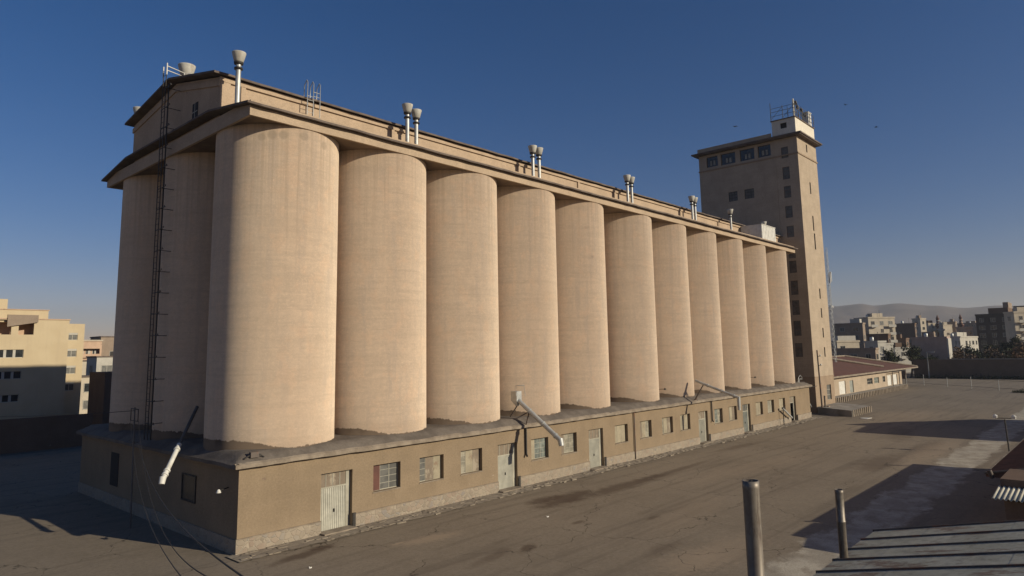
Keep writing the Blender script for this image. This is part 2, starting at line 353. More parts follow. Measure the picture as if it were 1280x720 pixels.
def thing(name, label, cat, loc=(0, 0, 0), group=None):
    o = bpy.data.objects.new(name, None); C.objects.link(o); o.location = loc; o.empty_display_size = .5
    return tag(o, label, cat, group)
def struct(o, k='structure'): o['kind'] = k; return o
def copy_tree(o, parent=None, delta=None):
    c = o.copy(); C.objects.link(c); c.parent = parent
    if delta is not None: c.location = Vector(o.location)+Vector(delta)
    for ch in list(o.children): copy_tree(ch, c)
    return c

def rects(u0, u1, z0, z1, holes):
    """split a wall rectangle round its openings; returns solid rectangles"""
    out = []; us = sorted({u0, u1, *[h[0] for h in holes], *[h[1] for h in holes]})
    for a, b in zip(us, us[1:]):
        m = (a+b)/2; hs = sorted([(h[2], h[3]) for h in holes if h[0] < m < h[1]]); z = z0
        for h0, h1 in hs:
            if h0 > z: out.append((a, b, z, h0))
            z = max(z, h1)
        if z < z1: out.append((a, b, z, z1))
    # merge horizontally equal strips
    res = []
    for r in out:
        if res and res[-1][1] == r[0] and res[-1][2:] == r[2:]: res[-1] = (res[-1][0], r[1], r[2], r[3])
        else: res.append(r)
    return res
def wall_x(mb, x0, x1, z0, z1, y, th, holes=()):
    for a, b, c, d in rects(x0, x1, z0, z1, list(holes)): mb.box(a, y, c, b, y+th, d)
def wall_y(mb, y0, y1, z0, z1, x, th, holes=()):
    for a, b, c, d in rects(y0, y1, z0, z1, list(holes)): mb.box(x, a, c, x+th, b, d)

# ------------------------------------------------------------------ ground
g = MB()
g.quad((-300, -1500, -.004), (5100, -1500, -.004), (5100, 3400, -.004), (-300, 3400, -.004))
struct(g.build('ground', mottled('dry_earth', (.125, .10, .078), (.17, .135, .105), .05, .95, 0, 1.5, .3)))
a = MB(); a.quad((-60, -70, 0), (222, -70, 0), (222, 54, 0), (-60, 54, 0)); struct(a.build('yard', 'asphalt'))
# concrete strip across the yard with ragged edges
def ragged_strip(x0, x1, yA, yB, z, amp, step=.5, seed=1):
    rnd = random.Random(seed); mb = MB(); n = int((x1-x0)/step); vs = []; ea = eb = 0
    for i in range(n+1):
        ea = ea*.8+rnd.uniform(-amp, amp)*.5; eb = eb*.8+rnd.uniform(-amp, amp)*.5
        vs += [(x0+i*step, yA+ea, z), (x0+i*step, yB+eb, z)]
    mb.add(vs, [(2*i, 2*i+2, 2*i+3, 2*i+1) for i in range(n)]); return mb
sm_ = MB(); sm_.quad((6, -25.6, .004), (160, -25.6, .004), (160, -19.6, .004), (6, -19.6, .004)); struct(sm_.build('concrete_strip', mat_asphalt(True)))
def mat_apron():
    m, t, b = nt('rough_slab_apron'); n = N(t)
    e = n.new('ShaderNodeTexVoronoi'); e.feature = 'DISTANCE_TO_EDGE'; e.voronoi_dimensions = '2D'; n.link(n.vec('MULTIPLY', n.pos, (.75, 1.6, 1)), e.inputs['Vector']); e.inputs['Scale'].default_value = 1.1
    v = n.new('ShaderNodeTexVoronoi'); v.voronoi_dimensions = '2D'; n.link(n.vec('MULTIPLY', n.pos, (.75, 1.6, 1)), v.inputs['Vector']); v.inputs['Scale'].default_value = 1.1
    sp = n.new('ShaderNodeSeparateColor'); n.link(v.outputs['Color'], sp.inputs[0])
    c = n.mix(sp.outputs[0], (.255, .21, .155), (.34, .285, .215)); c = n.mix(n.ramp(n.noise(1.3, 6), .4, .65, 0, .6), c, (.19, .155, .115))
    c = n.mix(n.ramp(e.outputs['Distance'], .01, .05, .75, 0), c, (.12, .095, .07)); c = n.mix(n.ramp(n.noise(9, 5), .4, .7, 0, .35), c, (.13, .10, .075))
    n.link(c, b.inputs['Base Color']); b.inputs['Roughness'].default_value = .95; n.bump(n.ramp(e.outputs['Distance'], 0, .1), b, .5, .03); return m
# apron of rough slabs in front of the silo building
ap = ragged_strip(-.5, 84, -1.45, .02, .05, .14, .35, 5)
rnd = random.Random(5)
for k in range(230):
    x = rnd.uniform(-.3, 83.5); w_ = rnd.uniform(.25, .7); d_ = rnd.uniform(.12, .3); y = rnd.uniform(-1.45, -.15)
    ap.rbox((x, y, .045), (w_, d_, .05+rnd.uniform(0, .03)), rnd.uniform(-.15, .15))
struct(ap.build('paved_apron', mat_apron()))

# ------------------------------------------------------------------ silo building
SX = [3.82+7.265*i+(1.302 if i >= 5 else 0) for i in range(11)]
SY = [3.97, 11.895, 19.82]; SR = 3.655; L = 82.56; BW = 25.59
B = thing('grain_silo_building', 'long tan concrete grain elevator, a row of tall round silos on a low base', 'grain elevator', (0, 0, 0))
WX = [(8.36, 'open_brown'), (11.95, 'half'), (15.55, 'board'), (22.85, 'glass'), (26.5, 'brownleft'), (34.1, 'boardl'), (38.2, 'brownleft2'), (42.2, 'board'), (45.75, 'boardl'),
      (53.2, 'brownglass'), (56.85, 'board'), (64.2, 'boardl'), (67.75, 'brownleft'), (71.45, 'boardl')]
DX = [(4.8, 'door'), (19.18, 'door'), (30.2, 'door'), (49.6, 'door'), (60.45, 'door_blue'), (75.1, 'open')]
holes = [(x, x+2.05, 1.75, 3.3) for x, _ in WX]+[(x, x+2.08, .04, 3.3) for x, _ in DX]
w = MB(); wall_x(w, 0, L, 0, 4.28, 0, .42, holes)
w.box(-.0, .42, 0, .42, BW, 4.28); w.box(L-.42, .42, 0, L, BW, 4.28); w.box(.42, BW-.42, 0, L-.42, BW, 4.28)
w.build('base_wall', 'wall', B)
ins = MB(); ins.box(.5, .62, .02, L-.5, .66, 4.2); ins.build('inner_wall', 'dark', B)
pl = MB()
xs = [-.07]+sum([[x-.001, x+2.08] for x, _ in DX], [])+[L+.07]
rp = random.Random(8)
for a_, b_ in zip(xs[::2], xs[1::2]): pl.box(a_, -.07, 0, b_, -.003, .72)
pl.box(-.07, -.003, 0, -.003, BW, .72); pl.box(L+.003, -.003, 0, L+.07, BW, .72)
pl.build('stone_plinth', 'rubble', B)
pc = MB()
for a_, b_ in zip(xs[::2], xs[1::2]): pc.box(a_-.01, -.09, .723, b_, -.003, .775)
pc.build('plinth_coping', 'lip', B)

def window(x, style, parent, z0=1.75, z1=3.3, y=0, w_=2.05):
    fr = MB(); t = .05; yy = y+.28
    fr.box(x, yy, z0, x+w_, yy+.05, z0+t); fr.box(x, yy, z1-t, x+w_, yy+.05, z1)
    fr.box(x, yy, z0+t, x+t, yy+.05, z1-t); fr.box(x+w_-t, yy, z0+t, x+w_, yy+.05, z1-t)
    for k in (1, 2): fr.box(x+w_*k/3-.02, yy+.001, z0+t, x+w_*k/3+.02, yy+.049, z1-t)
    for k in (1, 2, 3):
        zz = z0+(z1-z0)*k/4
        for j in range(3): fr.box(x+w_*j/3+(.05 if j == 0 else .02), yy+.01, zz-.012, x+w_*(j+1)/3-(.05 if j == 2 else .02), yy+.04, zz+.012)
    f = fr.build('window', 'frame', parent)
    s = {'open_brown': ('brown', 'glass_mid', 'glass_mid'), 'half': ('glass_mid', 'board_brown', 'board'), 'board': ('glass_cream', 'board', 'board_brown'), 'glass': ('board', 'glass', 'glass'),
         'brownleft': ('board_brown', 'glass_cream', 'glass_cream'), 'brownleft2': ('board_brown', 'board', 'glass_cream'), 'boardl': ('board', 'board', 'board'), 'brownglass': ('board_brown', 'glass', 'glass_cream')}[style]
    for j in range(3):
        q = MB(); yp = yy+.02 if s[j].startswith('glass') else yy-.012
        q.box(x+w_*j/3+.015, yp, z0+.02, x+w_*(j+1)/3-.015, yp+.008 if s[j].startswith('glass') else yy+.03, z1-.02)
        q.build('shutter' if s[j] in ('brown',) else ('board' if 'board' in s[j] else 'pane'), s[j], f)
    sl_ = MB(); sl_.box(x-.03, y-.04, z0-.06, x+w_+.03, yy, z0-.003); sl_.build('sill', 'lip', f)
    return f
for x, s in WX: window(x, s, B)
for x, s in DX:
    fr = MB(); yy = .24; x1 = x+1.85
    fr.box(x, yy, .04, x+.06, yy+.08, 3.28); fr.box(x1-.06, yy, .04, x1, yy+.08, 3.28); fr.box(x+.06, yy, 3.22, x1-.06, yy+.08, 3.28); fr.box(x+.06, yy, 2.42, x1-.06, yy+.08, 2.5)
    for k in (1, 2, 3): fr.box(x+(x1-x)*k/4-.02, yy+.01, 2.5, x+(x1-x)*k/4+.02, yy+.07, 3.22)
    fr.box(x1+.001, yy, .04, x+2.079, yy+.17, 3.28)
    d = fr.build('door', 'frame', B)
    tr = MB(); tr.box(x+.06, yy+.03, 2.5, x1-.06, yy+.045, 3.22); tr.build('transom', 'board_brown' if s != 'door_blue' else 'glass_mid', d)
    # ribbed leaves
    lf = MB(); n = 14; xa = x+.06 if s != 'open' else x+.06; xb = x1-.06 if s != 'open' else x+.75; poly = []
    for i in range(n):
        u = xa+(xb-xa)*i/n; du = (xb-xa)/n
        poly += [(u, yy+.035), (u+du*.3, yy+.035), (u+du*.4, yy+.005), (u+du*.8, yy+.005), (u+du*.9, yy+.035)]
    poly += [(xb, yy+.035), (xb, yy+.06), (xa, yy+.06)]
    lf.prism([(p_[0], p_[1]) for p_ in poly], 'z', .08, 2.42); lf.build('door_leaf', 'door' if s == 'open' else s, d)
    if s != 'open':
        h = MB(); h.rbox(((xa+xb)/2+.08, yy-.02, 1.15), (.05, .06, .18)); h.build('handle', 'black_metal', d)
    st = MB(); st.box(x-.05, -.55, .06, x+2.1, .24, .13); st.build('doorstep', 'lip', B)
# rubble jamb corners beside the doors are part of the plinth; downpipes
dp = MB(); dp.tube([(37.1, -.12, .1), (37.1, -.12, 4.3)], .06); dp.build('downpipe', 'rust', B)
for x, zt, zb in ((22.15, 4.3, 2.3), (52.5, 4.2, 2.2)):
    dp = MB(); dp.tube([(x, -.12, zt), (x, -.12, zb)], .07); dp.tube([(x, -.12, zb), (x-.05, -.25, zb-.12)], .08); dp.build('downpipe', 'black_metal', B)
for x in (75.1+2.2, 60.45+2.3, 49.6+2.25, 19.18+2.22, 4.8+2.2, 30.2+2.25):      # soot-dark metal boots at the foot of the reveals
    dp = MB(); dp.box(x-.12, -.13, .05, x+.06, -.071, .85); dp.build('jamb_guard', 'black_metal', B)
# end wall details
ew = MB(); 
for (y0_, y1_, z0_, z1_) in ((5.0, 6.9, 1.85, 1.93), (5.0, 6.9, 3.27, 3.35), (5.0, 5.08, 1.93, 3.27), (6.82, 6.9, 1.93, 3.27)): ew.box(-.06, y0_, z0_, -.003, y1_, z1_)
f = ew.build('end_window', 'black_metal', B)
q = MB(); q.box(-.02, 5.08, 1.93, -.003, 6.82, 3.27); q.build('pane', 'glass_dark', f)
q = MB(); q.box(-.03, 17.4, 1.3, -.003, 18.9, 3.5); q.build('end_door', 'dark', B)

# base roof: a thick felt sheet, sloping up from ragged mortar edges
def base_roof():
    x0, x1, y0, y1 = -.36, L+.38, -.36, BW+.3
    def axis(a, b):
        v = [a, a+.1, a+.25, a+.5, a+.8]; u = a+1.1
        while u < b-1.3: v.append(u); u += .55
        return v+[b-1.1, b-.8, b-.5, b-.25, b-.1, b]
    xs_, ys_ = axis(x0, x1), axis(y0, y1)
    ys_ = [y for y in ys_ if y < 5 or y > BW-2 or True]
    rnd = random.Random(4)
    hn = [[rnd.uniform(-1, 1) for _ in ys_] for _ in xs_]
    vs = []; 
    for i, x in enumerate(xs_):
        ex = rnd.uniform(-.03, .03)
        for j, y in enumerate(ys_):
            d = max(0, min(x-x0, x1-x, y-y0, y1-y))
            z = 4.46+min(1, d/.75)*.46+min(1, d/4)*.1+hn[i][j]*(.007 if d > .05 else .014)
            yy = y+(ex if j == 0 else 0); xx = x+(hn[i][j]*.03 if i in (0, len(xs_)-1) else 0)
            vs.append((xx, yy, z))
    nx, ny = len(xs_), len(ys_)
    top = MB(); top.add(vs, [(i*ny+j, (i+1)*ny+j, (i+1)*ny+j+1, i*ny+j+1) for i in range(nx-1) for j in range(ny-1)], True)
    # mortar lip
    lip = MB()
    def edge(pts, inn):
        nonlocal lip
        for k in range(len(pts)-1):
            p_, q_ = Vector(pts[k]), Vector(pts[k+1]); iv = Vector(inn)
            a0, a1, b0, b1 = p_+Vector((0, 0, .012)), q_+Vector((0, 0, .012)), p_+Vector((0, 0, -.17)), q_+Vector((0, 0, -.17))
            off = -iv*.02
            a0 += off; a1 += off; b0 += off; b1 += off
            lip.add([a0, a1, b1, b0, a0+iv*.16+Vector((0, 0, .09)), a1+iv*.16+Vector((0, 0, .09)), b1+iv*.45, b0+iv*.45],
                    [(0, 1, 2, 3), (0, 4, 5, 1), (3, 2, 6, 7), (4, 7, 6, 5)])
    o = top.build('base_roof', 'tar', B)
    for pts, inn, mt in (([vs[i*ny] for i in range(nx)], (0, 1, 0), 'lip'), ([vs[i*ny+ny-1] for i in range(nx)], (0, -1, 0), 'tar'), ([vs[j] for j in range(ny)], (1, 0, 0), 'tar'), ([vs[(nx-1)*ny+j] for j in range(ny)], (-1, 0, 0), 'tar')):  # all but the sunlit front edge get dark felt colour as painted shade
        lip = MB(); edge(pts, inn); lip.build('roof_edge', mt, o)
base_roof()

def silo(i, j):
    mb = MB(); n = 96
    mb.lathe((0, 0, 0), [(SR, 4.6), (SR, 14), (SR, 23.6)], n)
    o = mb.build('silo', 'silo', B); o.location = (SX[i], SY[j], 0); return o
first = None
for i in range(11):
    for j in range(3):
        if j > 0 and i > 0: continue
        if first is None: first = silo(i, j); o = first
        else: o = first.copy(); C.objects.link(o); o.parent = B; o.location = (SX[i], SY[j], 0)
# filler panels between the shells (interstice walls) and the closed back
fw = MB(); fw.box(3.9, 4.4, 4.7, 78, 4.9, 23.55); fw.box(3.85, 4.9, 4.7, 4.25, 23, 23.55); fw.box(77.6, 4.9, 4.7, 78, 23, 23.55); fw.box(4.3, 22.6, 4.7, 77.5, 23, 23.55)
fw.build('core_wall', 'silo', B)
# expansion joint strip between fifth and sixth silo
ej = MB(); ej.box(36.45, 3.9, 4.7, 37.9, 4.35, 23.3); ej.build('joint_wall', 'silo', B)
# eaves: fascia + projecting roofing
EX0, EX1, EY0, EY1 = .02, 81.75, .24, 23.6
fa = MB(); fa.box(EX0, EY0, 23.2, EX1, EY0+.16, 23.72); fa.box(EX0, EY1-.16, 23.2, EX1, EY1, 23.72); fa.box(EX0, EY0+.16, 23.2, EX0+.16, EY1-.16, 23.72); fa.box(EX1-.16, EY0+.16, 23.2, EX1, EY1-.16, 23.72)
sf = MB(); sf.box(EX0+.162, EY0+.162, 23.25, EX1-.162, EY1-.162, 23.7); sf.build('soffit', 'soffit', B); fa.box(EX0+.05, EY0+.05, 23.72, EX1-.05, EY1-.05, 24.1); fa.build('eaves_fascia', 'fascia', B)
# roofing with slightly uneven edge, low slope up to the gallery
def roofing():
    mb = MB(); rnd = random.Random(2); st = 1.0; n = int((EX1-EX0+.6)/st)
    yf, yb = EY0-.34, EY1+.4
    for side in (0, 1):
        pr = []
        for i in range(n+1):
            x = EX0-.3+i*(EX1-EX0+.6)/n; e = rnd.uniform(-.03, .03); h = rnd.uniform(-.02, .02)
            ye = yf+e if side == 0 else yb+e; yi = 5.0 if side == 0 else 18.9
            pr.append([(x, ye, 23.74+h), (x, ye, 23.86+h), (x, yi, 24.62), (x, yi, 24.5)])
        vs = [p_ for q_ in pr for p_ in q_]; fs = []
        for i in range(n):
            for k in range(4): fs.append((i*4+k, i*4+(k+1) % 4, (i+1)*4+(k+1) % 4, (i+1)*4+k))
        fs += [(0, 1, 2, 3), tuple(n*4+k for k in (3, 2, 1, 0))]; mb.add(vs, fs)
    mb.prism([(5.0, 24.5), (5.0, 24.62), (18.9, 24.62), (18.9, 24.5)], 'x', EX0-.3, EX1+.3)
    # end verge slopes down to the same edge line
    return mb.build('main_roof', 'roofedge', B)
roofing()
# gallery on top
GX0, GX1, GY0, GY1, GZ = .45, 89.5, 5.15, 19.6, 27.0
GZB = 27.4
ga = MB()
ga.box(GX0+.303, GY0, 24.3, GX1, GY0+.3, GZ-.05); ga.box(GX0+.303, GY1-.3, 24.3, GX1, GY1, GZB-.05)
ga.prism([(GY0+.003, 24.3), (GY1-.003, 24.3), (GY1-.003, GZB-.05), (11.9, 28.45), (GY0+.003, GZ-.05)], 'x', GX0, GX0+.3)
ga.build('gallery_wall', 'gallery', B)
gp = MB()
def pil(x, w_): gp.box(x, GY0-.12, 24.4, x+w_, GY0-.003, GZ-.35)
for x in (.45, 1.75, 13.4, 27.6, 36.6, 43.0, 57.4, 67.6): pil(x, .62 if x < 1 else .3)
gp.build('pilaster', 'gallery', B)
co = MB(); co.box(GX0-.05, GY0-.14, GZ-.34, GX1, GY0-.003, GZ-.06)
co.build('cornice', 'gallery', B)
# end-wall cornice boards following the gable
ec = MB()
for (ya, za, yb_, zb_) in ((GY0-.1, GZ-.3, 11.9, 28.2), (11.9, 28.2, GY1+.1, GZB-.3)):
    ec.add([(GX0-.08, ya, za), (GX0-.08, yb_, zb_), (GX0-.08, yb_, zb_-.35), (GX0-.08, ya, za-.35), (GX0-.003, ya, za), (GX0-.003, yb_, zb_), (GX0-.003, yb_, zb_-.35), (GX0-.003, ya, za-.35)],
           [(0, 1, 2, 3), (4, 7, 6, 5), (0, 4, 5, 1), (3, 2, 6, 7), (0, 3, 7, 4), (1, 5, 6, 2)])
ec.build('gable_board', 'gallery', B)
gr = MB(); rnd = random.Random(11)
n = 90
for (ye, yi, gz) in ((GY0-.42, 11.9, GZ), (GY1+.42, 11.9, GZB)):
    vs = []
    for i in range(n+1):
        x = GX0-.55+i*(GX1-GX0+.55)/n; h = rnd.uniform(-.02, .02); e = rnd.uniform(-.03, .03)
        vs += [(x, ye+e, gz-.02+h), (x, ye+e, gz+.11+h), (x, yi, 28.72), (x, yi, 28.58)]
    fs = [(i*4+k, i*4+(k+1) % 4, (i+1)*4+(k+1) % 4, (i+1)*4+k) for i in range(n) for k in range(4)]+[(0, 1, 2, 3), tuple(n*4+k for k in (3, 2, 1, 0))]
    gr.add(vs, fs)
gr.build('gallery_roof', 'roofedge', B)
q = MB(); q.box(GX0-.03, 8.2, 25.0, GX0-.003, 9.0, 26.2); f = q.build('gable_window', 'dark', B)
q = MB(); q.box(GX0-.05, 8.57, 25.0, GX0-.031, 8.63, 26.2); q.box(GX0-.05, 8.2, 25.57, GX0-.031, 8.57, 25.63); q.box(GX0-.05, 8.63, 25.57, GX0-.031, 9.0, 25.63); q.build('glazing_bar', 'frame', f)
# roof hut (sheet-metal) near the far end
rh = MB(); rh.box(74.6, 2.0, 24.0, 79.4, 5.0, 26.75); rh.build('roof_hut', 'white_metal', B)
q = MB()
for k in range(9): q.box(74.72+k*.53, 1.96, 24.3, 74.76+k*.53, 1.997, 26.7)
q.box(74.55, 1.93, 26.75, 79.45, 5.0, 26.82); q.build('roof_hut_rib', 'white_metal', B)

# ventilator pipes with hopper caps
VENT = None
def vent(x, y, ztop, zbase, cover=False, k=1.0):
    global VENT
    mb = MB(); mb.tube([(0, 0, zbase-28), (0, 0, -.5)], .15*k, 16)
    o = mb.build('vent_pipe', 'galv', None)
    c_ = MB()
    c_.lathe((0, 0, 0), [(.17*k, -.56), (.27*k, -.50), (.405*k, .02), (.41*k, .08), (.37*k, .06), (.24*k, -.42)], 20)
    c_.lathe((0, 0, 0), [(.0, -.4), (.25*k, -.4)], 20)
    c = c_.build('vent_cap', 'cap_metal', None)
    r_ = MB(); r_.lathe((0, 0, 0), [(.17*k, -.98), (.25*k, -.98), (.25*k, -.87), (.17*k, -.87)], 20); r_.lathe((0, 0, 0), [(.17*k, -.68), (.26*k, -.65), (.28*k, -.53), (.17*k, -.5)], 20)
    r = r_.build('vent_collar', 'black_metal', None)
    c.parent = o; r.parent = o; o.parent = B
    o.location = (x, y, ztop)
    return o
v0 = None
for (x, y, zt) in ((.85, 3.6, 28.05), (13.75, 3.6, 28.2), (14.72, 3.75, 28.05), (28.0, 3.6, 28.1), (29.05, 3.75, 28.15), (43.4, 3.6, 28.2), (44.45, 3.75, 28.2), (57.7, 3.6, 28.2), (58.75, 3.75, 28.2), (68.4, 3.6, 28.1), (81.3, 4.3, 28.2)):
    if v0 is None: v0 = vent(x, y, zt, 24.3); continue
    c = v0.copy(); C.objects.link(c); c.location = (x, y, zt)
    for ch in v0.children: d = ch.copy(); C.objects.link(d); d.parent = c
# two vents on the rear side of the gallery, seen over the gable
for (x, y, zt, k_) in ((1.3, 12.5, 30.08, 1.4), (.95, 20.3, 28.95, 1.1)):
    c = v0.copy(); C.objects.link(c); c.location = (x, y, zt); c.scale = (k_, k_, k_)
    for ch in v0.children: d = ch.copy(); C.objects.link(d); d.parent = c

# lightweight service ladders and rails
def ladder(name, label, x, y, z0, z1, w_, side, mat, group=None, cage=False):
    t = thing(name, label, 'ladder', (x, y, z0), group)
    dx, dy = side
    for s_ in (-1, 1):
        mb = MB(); mb.tube([(x+dx*w_/2*s_, y+dy*w_/2*s_, z0), (x+dx*w_/2*s_, y+dy*w_/2*s_, z1)], .028, 6); mb.build('rail', mat, t)
    z = z0+.3
    while z < z1: mb = MB(); mb.tube([(x-dx*w_/2, y-dy*w_/2, z), (x+dx*w_/2, y+dy*w_/2, z)], .016, 5); mb.build('rung', mat, t); z += .36
    return t
lad = ladder('wall_ladder', 'tall dark steel ladder climbing the shaded end wall to the gable roof', -.5, 11.4, 4.9, 28.9, .5, (0, 1), 'black_metal')
mb = MB()
z = 5.9
k = 0
brk = MB()
while z < 28.4:
    k += 1
    xe = .35 if z < 24 else .45
    brk = MB(); brk.tube([(-.5, 11.65, z), (-.5, 10.2 if k % 2 else 10.5, z)], .026, 6); brk.tube([(-.5, 10.35, z), (-.5, 10.35, z+.12)], .03, 5); brk.tube([(-.5, 11.0, z), (xe, 11.0, z)], .022, 6)
    brk.build('bracket', 'black_metal', lad); z += 1.36
# second bundle of conduits beside the ladder
cb = MB(); cb.tube([(-.35, 11.05, 4.9), (-.35, 11.05, 28.0)], .045, 6); cb.build('conduit', 'black_metal', lad)
tr = thing('roof_railing', 'white guard rail at the ladder head above the gable', 'railing', (-.4, 11.4, 28.6))
for (a_, b_) in (((-.5, 11.7, 28.6), (-.5, 11.7, 29.3)), ((-.5, 11.1, 28.6), (-.5, 11.1, 29.4))):
    mb = MB(); mb.tube([a_, b_], .04, 6); mb.build('post', 'white_metal', tr)
mb = MB(); mb.tube([(-.5, 11.1, 29.2), (.7, 11.3, 29.1), (.9, 10.9, 29.0), (1.2, 10.3, 28.85)], .035, 6); mb.tube([(-.5, 11.1, 28.9), (.7, 11.2, 28.8), (1.2, 10.4, 28.7)], .03, 6); mb.tube([(.7, 11.3, 28.5), (.7, 11.3, 29.1)], .04, 6); mb.build('handrail', 'white_metal', tr)
# hooped ladder over the gallery eaves
hl = thing('hooped_ladder', 'small galvanised ladder with three hooped handrails leaning on the gallery wall', 'ladder', (6.4, 4.5, 24.6))
for x in (6.05, 6.5, 7.0):
    mb = MB(); mb.tube([(x, 4.55, 24.7), (x, 4.55, 28.1), (x+.12, 4.85, 28.35), (x+.2, 5.3, 28.1), (x+.2, 5.3, 27.3)], .03, 6); mb.build('rail', 'galv', hl)
for k in range(9): mb = MB(); mb.tube([(6.05, 4.55, 24.9+k*.28), (6.5, 4.55, 24.9+k*.28)], .016, 5); mb.build('rung', 'galv', hl)
for z in (27.5, 27.2): mb = MB(); mb.tube([(6.5, 4.55, z), (7.0, 4.55, z)], .02, 5); mb.build('rung', 'galv', hl)

# loading spouts
def spout(label, p0, p1, tail, mat='galv', box=True, pole=None, r=.17, dark_top=0):
    t = thing('loading_spout', label, 'spout', p0, 'grain loading spouts')
    mb = MB(); P0, P1 = Vector(p0), Vector(p1)
    mb.tube([P0, P0.lerp(P1, .5), P1], r, 14)
    if dark_top:
        Pm = P0.lerp(P1, dark_top); mb = MB(); mb.tube([P0, Pm], r*.75, 14); mb.build('upper_pipe', 'dull_steel', t); mb = MB(); mb.tube([Pm, P1], r, 14)  # narrower upper length; its dark colour also stands in for shade
    d_ = mb.build('spout_pipe', mat, t)
    for k in ((.62, .9, .95) if dark_top else (.3, .62, .9)):
        mb = MB(); c_ = P0.lerp(P1, k); dd = (P1-P0).normalized(); mb.tube([c_-dd*.05, c_+dd*.05], r+.045, 14)
        mb.build('flange', mat, d_)
    mb = MB(); mb.tube([P1-Vector((0, 0, -.1)), P1+Vector((tail[0], tail[1], -abs(tail[2])))], [r+.05, r+.02], 12); mb.build('spout_mouth', mat, t)
    if box:
        mb = MB(); mb.rbox(P0+Vector((0, .1, .25)), (.56, .6, .7)); mb.add([P0+Vector(v) for v in ((-.28, -.2, -.1), (.28, -.2, -.1), (.28, .4, -.1), (-.28, .4, -.1), (-.1, -.1, -.5), (.1, -.1, -.5), (.1, .1, -.5), (-.1, .1, -.5))], [(0, 1, 5, 4), (1, 2, 6, 5), (2, 3, 7, 6), (3, 0, 4, 7)])
        mb.build('gate_box', 'galv', t)
        mb = MB(); mb.tube([P0+Vector((.35, -.5, 1.0)), P0+Vector((.35, .3, 1.0))], .02, 5); mb.tube([P0+Vector((-.45, -.3, .3)), P0+Vector((-.45, -.3, 1.05)), P0+Vector((.45, -.3, 1.05)), P0+Vector((.6, -.3, .2))], .02, 5); mb.build('hand_rail', 'galv', t)
    if pole:
        mb = MB()
        for q_ in pole: mb.tube(q_, .05, 6)
        mb.build('strut', 'rust', t)
    return t
spout('grey grain spout with square gate box slanting out between third and fourth silos', (21.98, .55, 6.35), (21.98, -3.5, 3.62), (0, -.12, .4), pole=[[(21.98, -.65, 5.5), (21.98, -.3, 4.5)], [(21.98, -.65, 5.5), (21.4, .2, 4.95)], [(21.98, .2, 6.3), (21.98, 1.3, 5.0)]])
spout('thin grey grain spout with hanging tail slanting over the roof edge by the grey-blue door', (48.5, -.45, 6.6), (48.5, -5.0, 5.0), (0, 0, 1.2), box=False, pole=[[(48.5, -1.35, 6.25), (48.35, -.3, 4.6)], [(48.5, -1.35, 6.25), (48.75, -.2, 4.6)]], r=.13)
spout('white grain spout jutting out of the shaded end wall into the sunlight', (1.1, 7.93, 6.95), (-1.9, 4.75, 3.5), (-.1, -.1, .25), mat='white_metal', box=False, r=.13, dark_top=.55)
bt = thing('braced_chute', 'small slanting grey chute on a leg beside the last door of the base', 'chute', (71.2, -.5, 0))
mb = MB(); mb.tube([(71.2, -.5, 2.15), (74.3, -.45, .7)], .12, 10); mb.build('chute_pipe', 'galv', bt)
mb = MB(); mb.tube([(71.35, -.5, .06), (71.35, -.5, 2.2)], .06, 6); mb.tube([(71.1, -.5, 2.2), (71.8, -.5, 2.2)], .07, 6); mb.build('leg', 'black_metal', bt)
# floodlights on the walls
def flood(label, p, d, lamp='galv'):
    t = thing('floodlight', label, 'floodlight', p, 'floodlights on the silo building'); P = Vector(p); D = Vector(d).normalized()
    mb = MB(); mb.tube([P, P+D*.45, P+D*.62+Vector((0, 0, -.06))], .03, 6); mb.build('arm', 'black_metal', t)
    mb = MB(); q_ = P+D*.65; mb.lathe((q_.x, q_.y, q_.z), [(.03, .08), (.07, .05), (.13, -.08), (.12, -.1), (.02, -.07)], 14); mb.build('lamp_shade', lamp, t)
flood('white floodlight sticking out of the shaded end wall of the base', (-.01, 1.1, 3.2), (-1, -.35, -.1), 'white_metal')
flood('dark floodlight low on the sixth silo', (43.9, 1.25, 5.9), (.5, -1, .1), 'black_metal')
flood('dark floodlight low on the ninth silo', (65.5, 1.1, 6.2), (.5, -1, .1), 'black_metal')
# small gear on the base roof
bx = thing('roof_bracket', 'low rusty steel stand on the base roof corner below the nearest silo', 'stand', (.9, .0, 4.75))
mb = MB(); mb.box(.55, -.12, 4.72, 1.0, .1, 5.0); mb.build('box', 'rust', bx)
mb = MB(); mb.tube([(.2, -.1, 4.72), (.55, 0, 4.84)], .04, 6); mb.tube([(1.0, 0, 4.9), (1.3, -.1, 4.7)], .035, 6); mb.build('bracket', 'black_metal', bx)
hr = thing('hoop_rail', 'small curved galvanised rail on the far end of the base roof', 'railing', (80.8, .6, 4.9))
mb = MB(); mb.tube([(80.2, .6, 4.9), (80.5, .6, 5.6), (81.2, .6, 5.9), (81.9, .6, 5.5)], .04, 6); mb.tube([(80.6, .6, 4.9), (80.9, .6, 5.4), (81.9, .6, 5.35)], .04, 6); mb.build('rail', 'galv', hr)

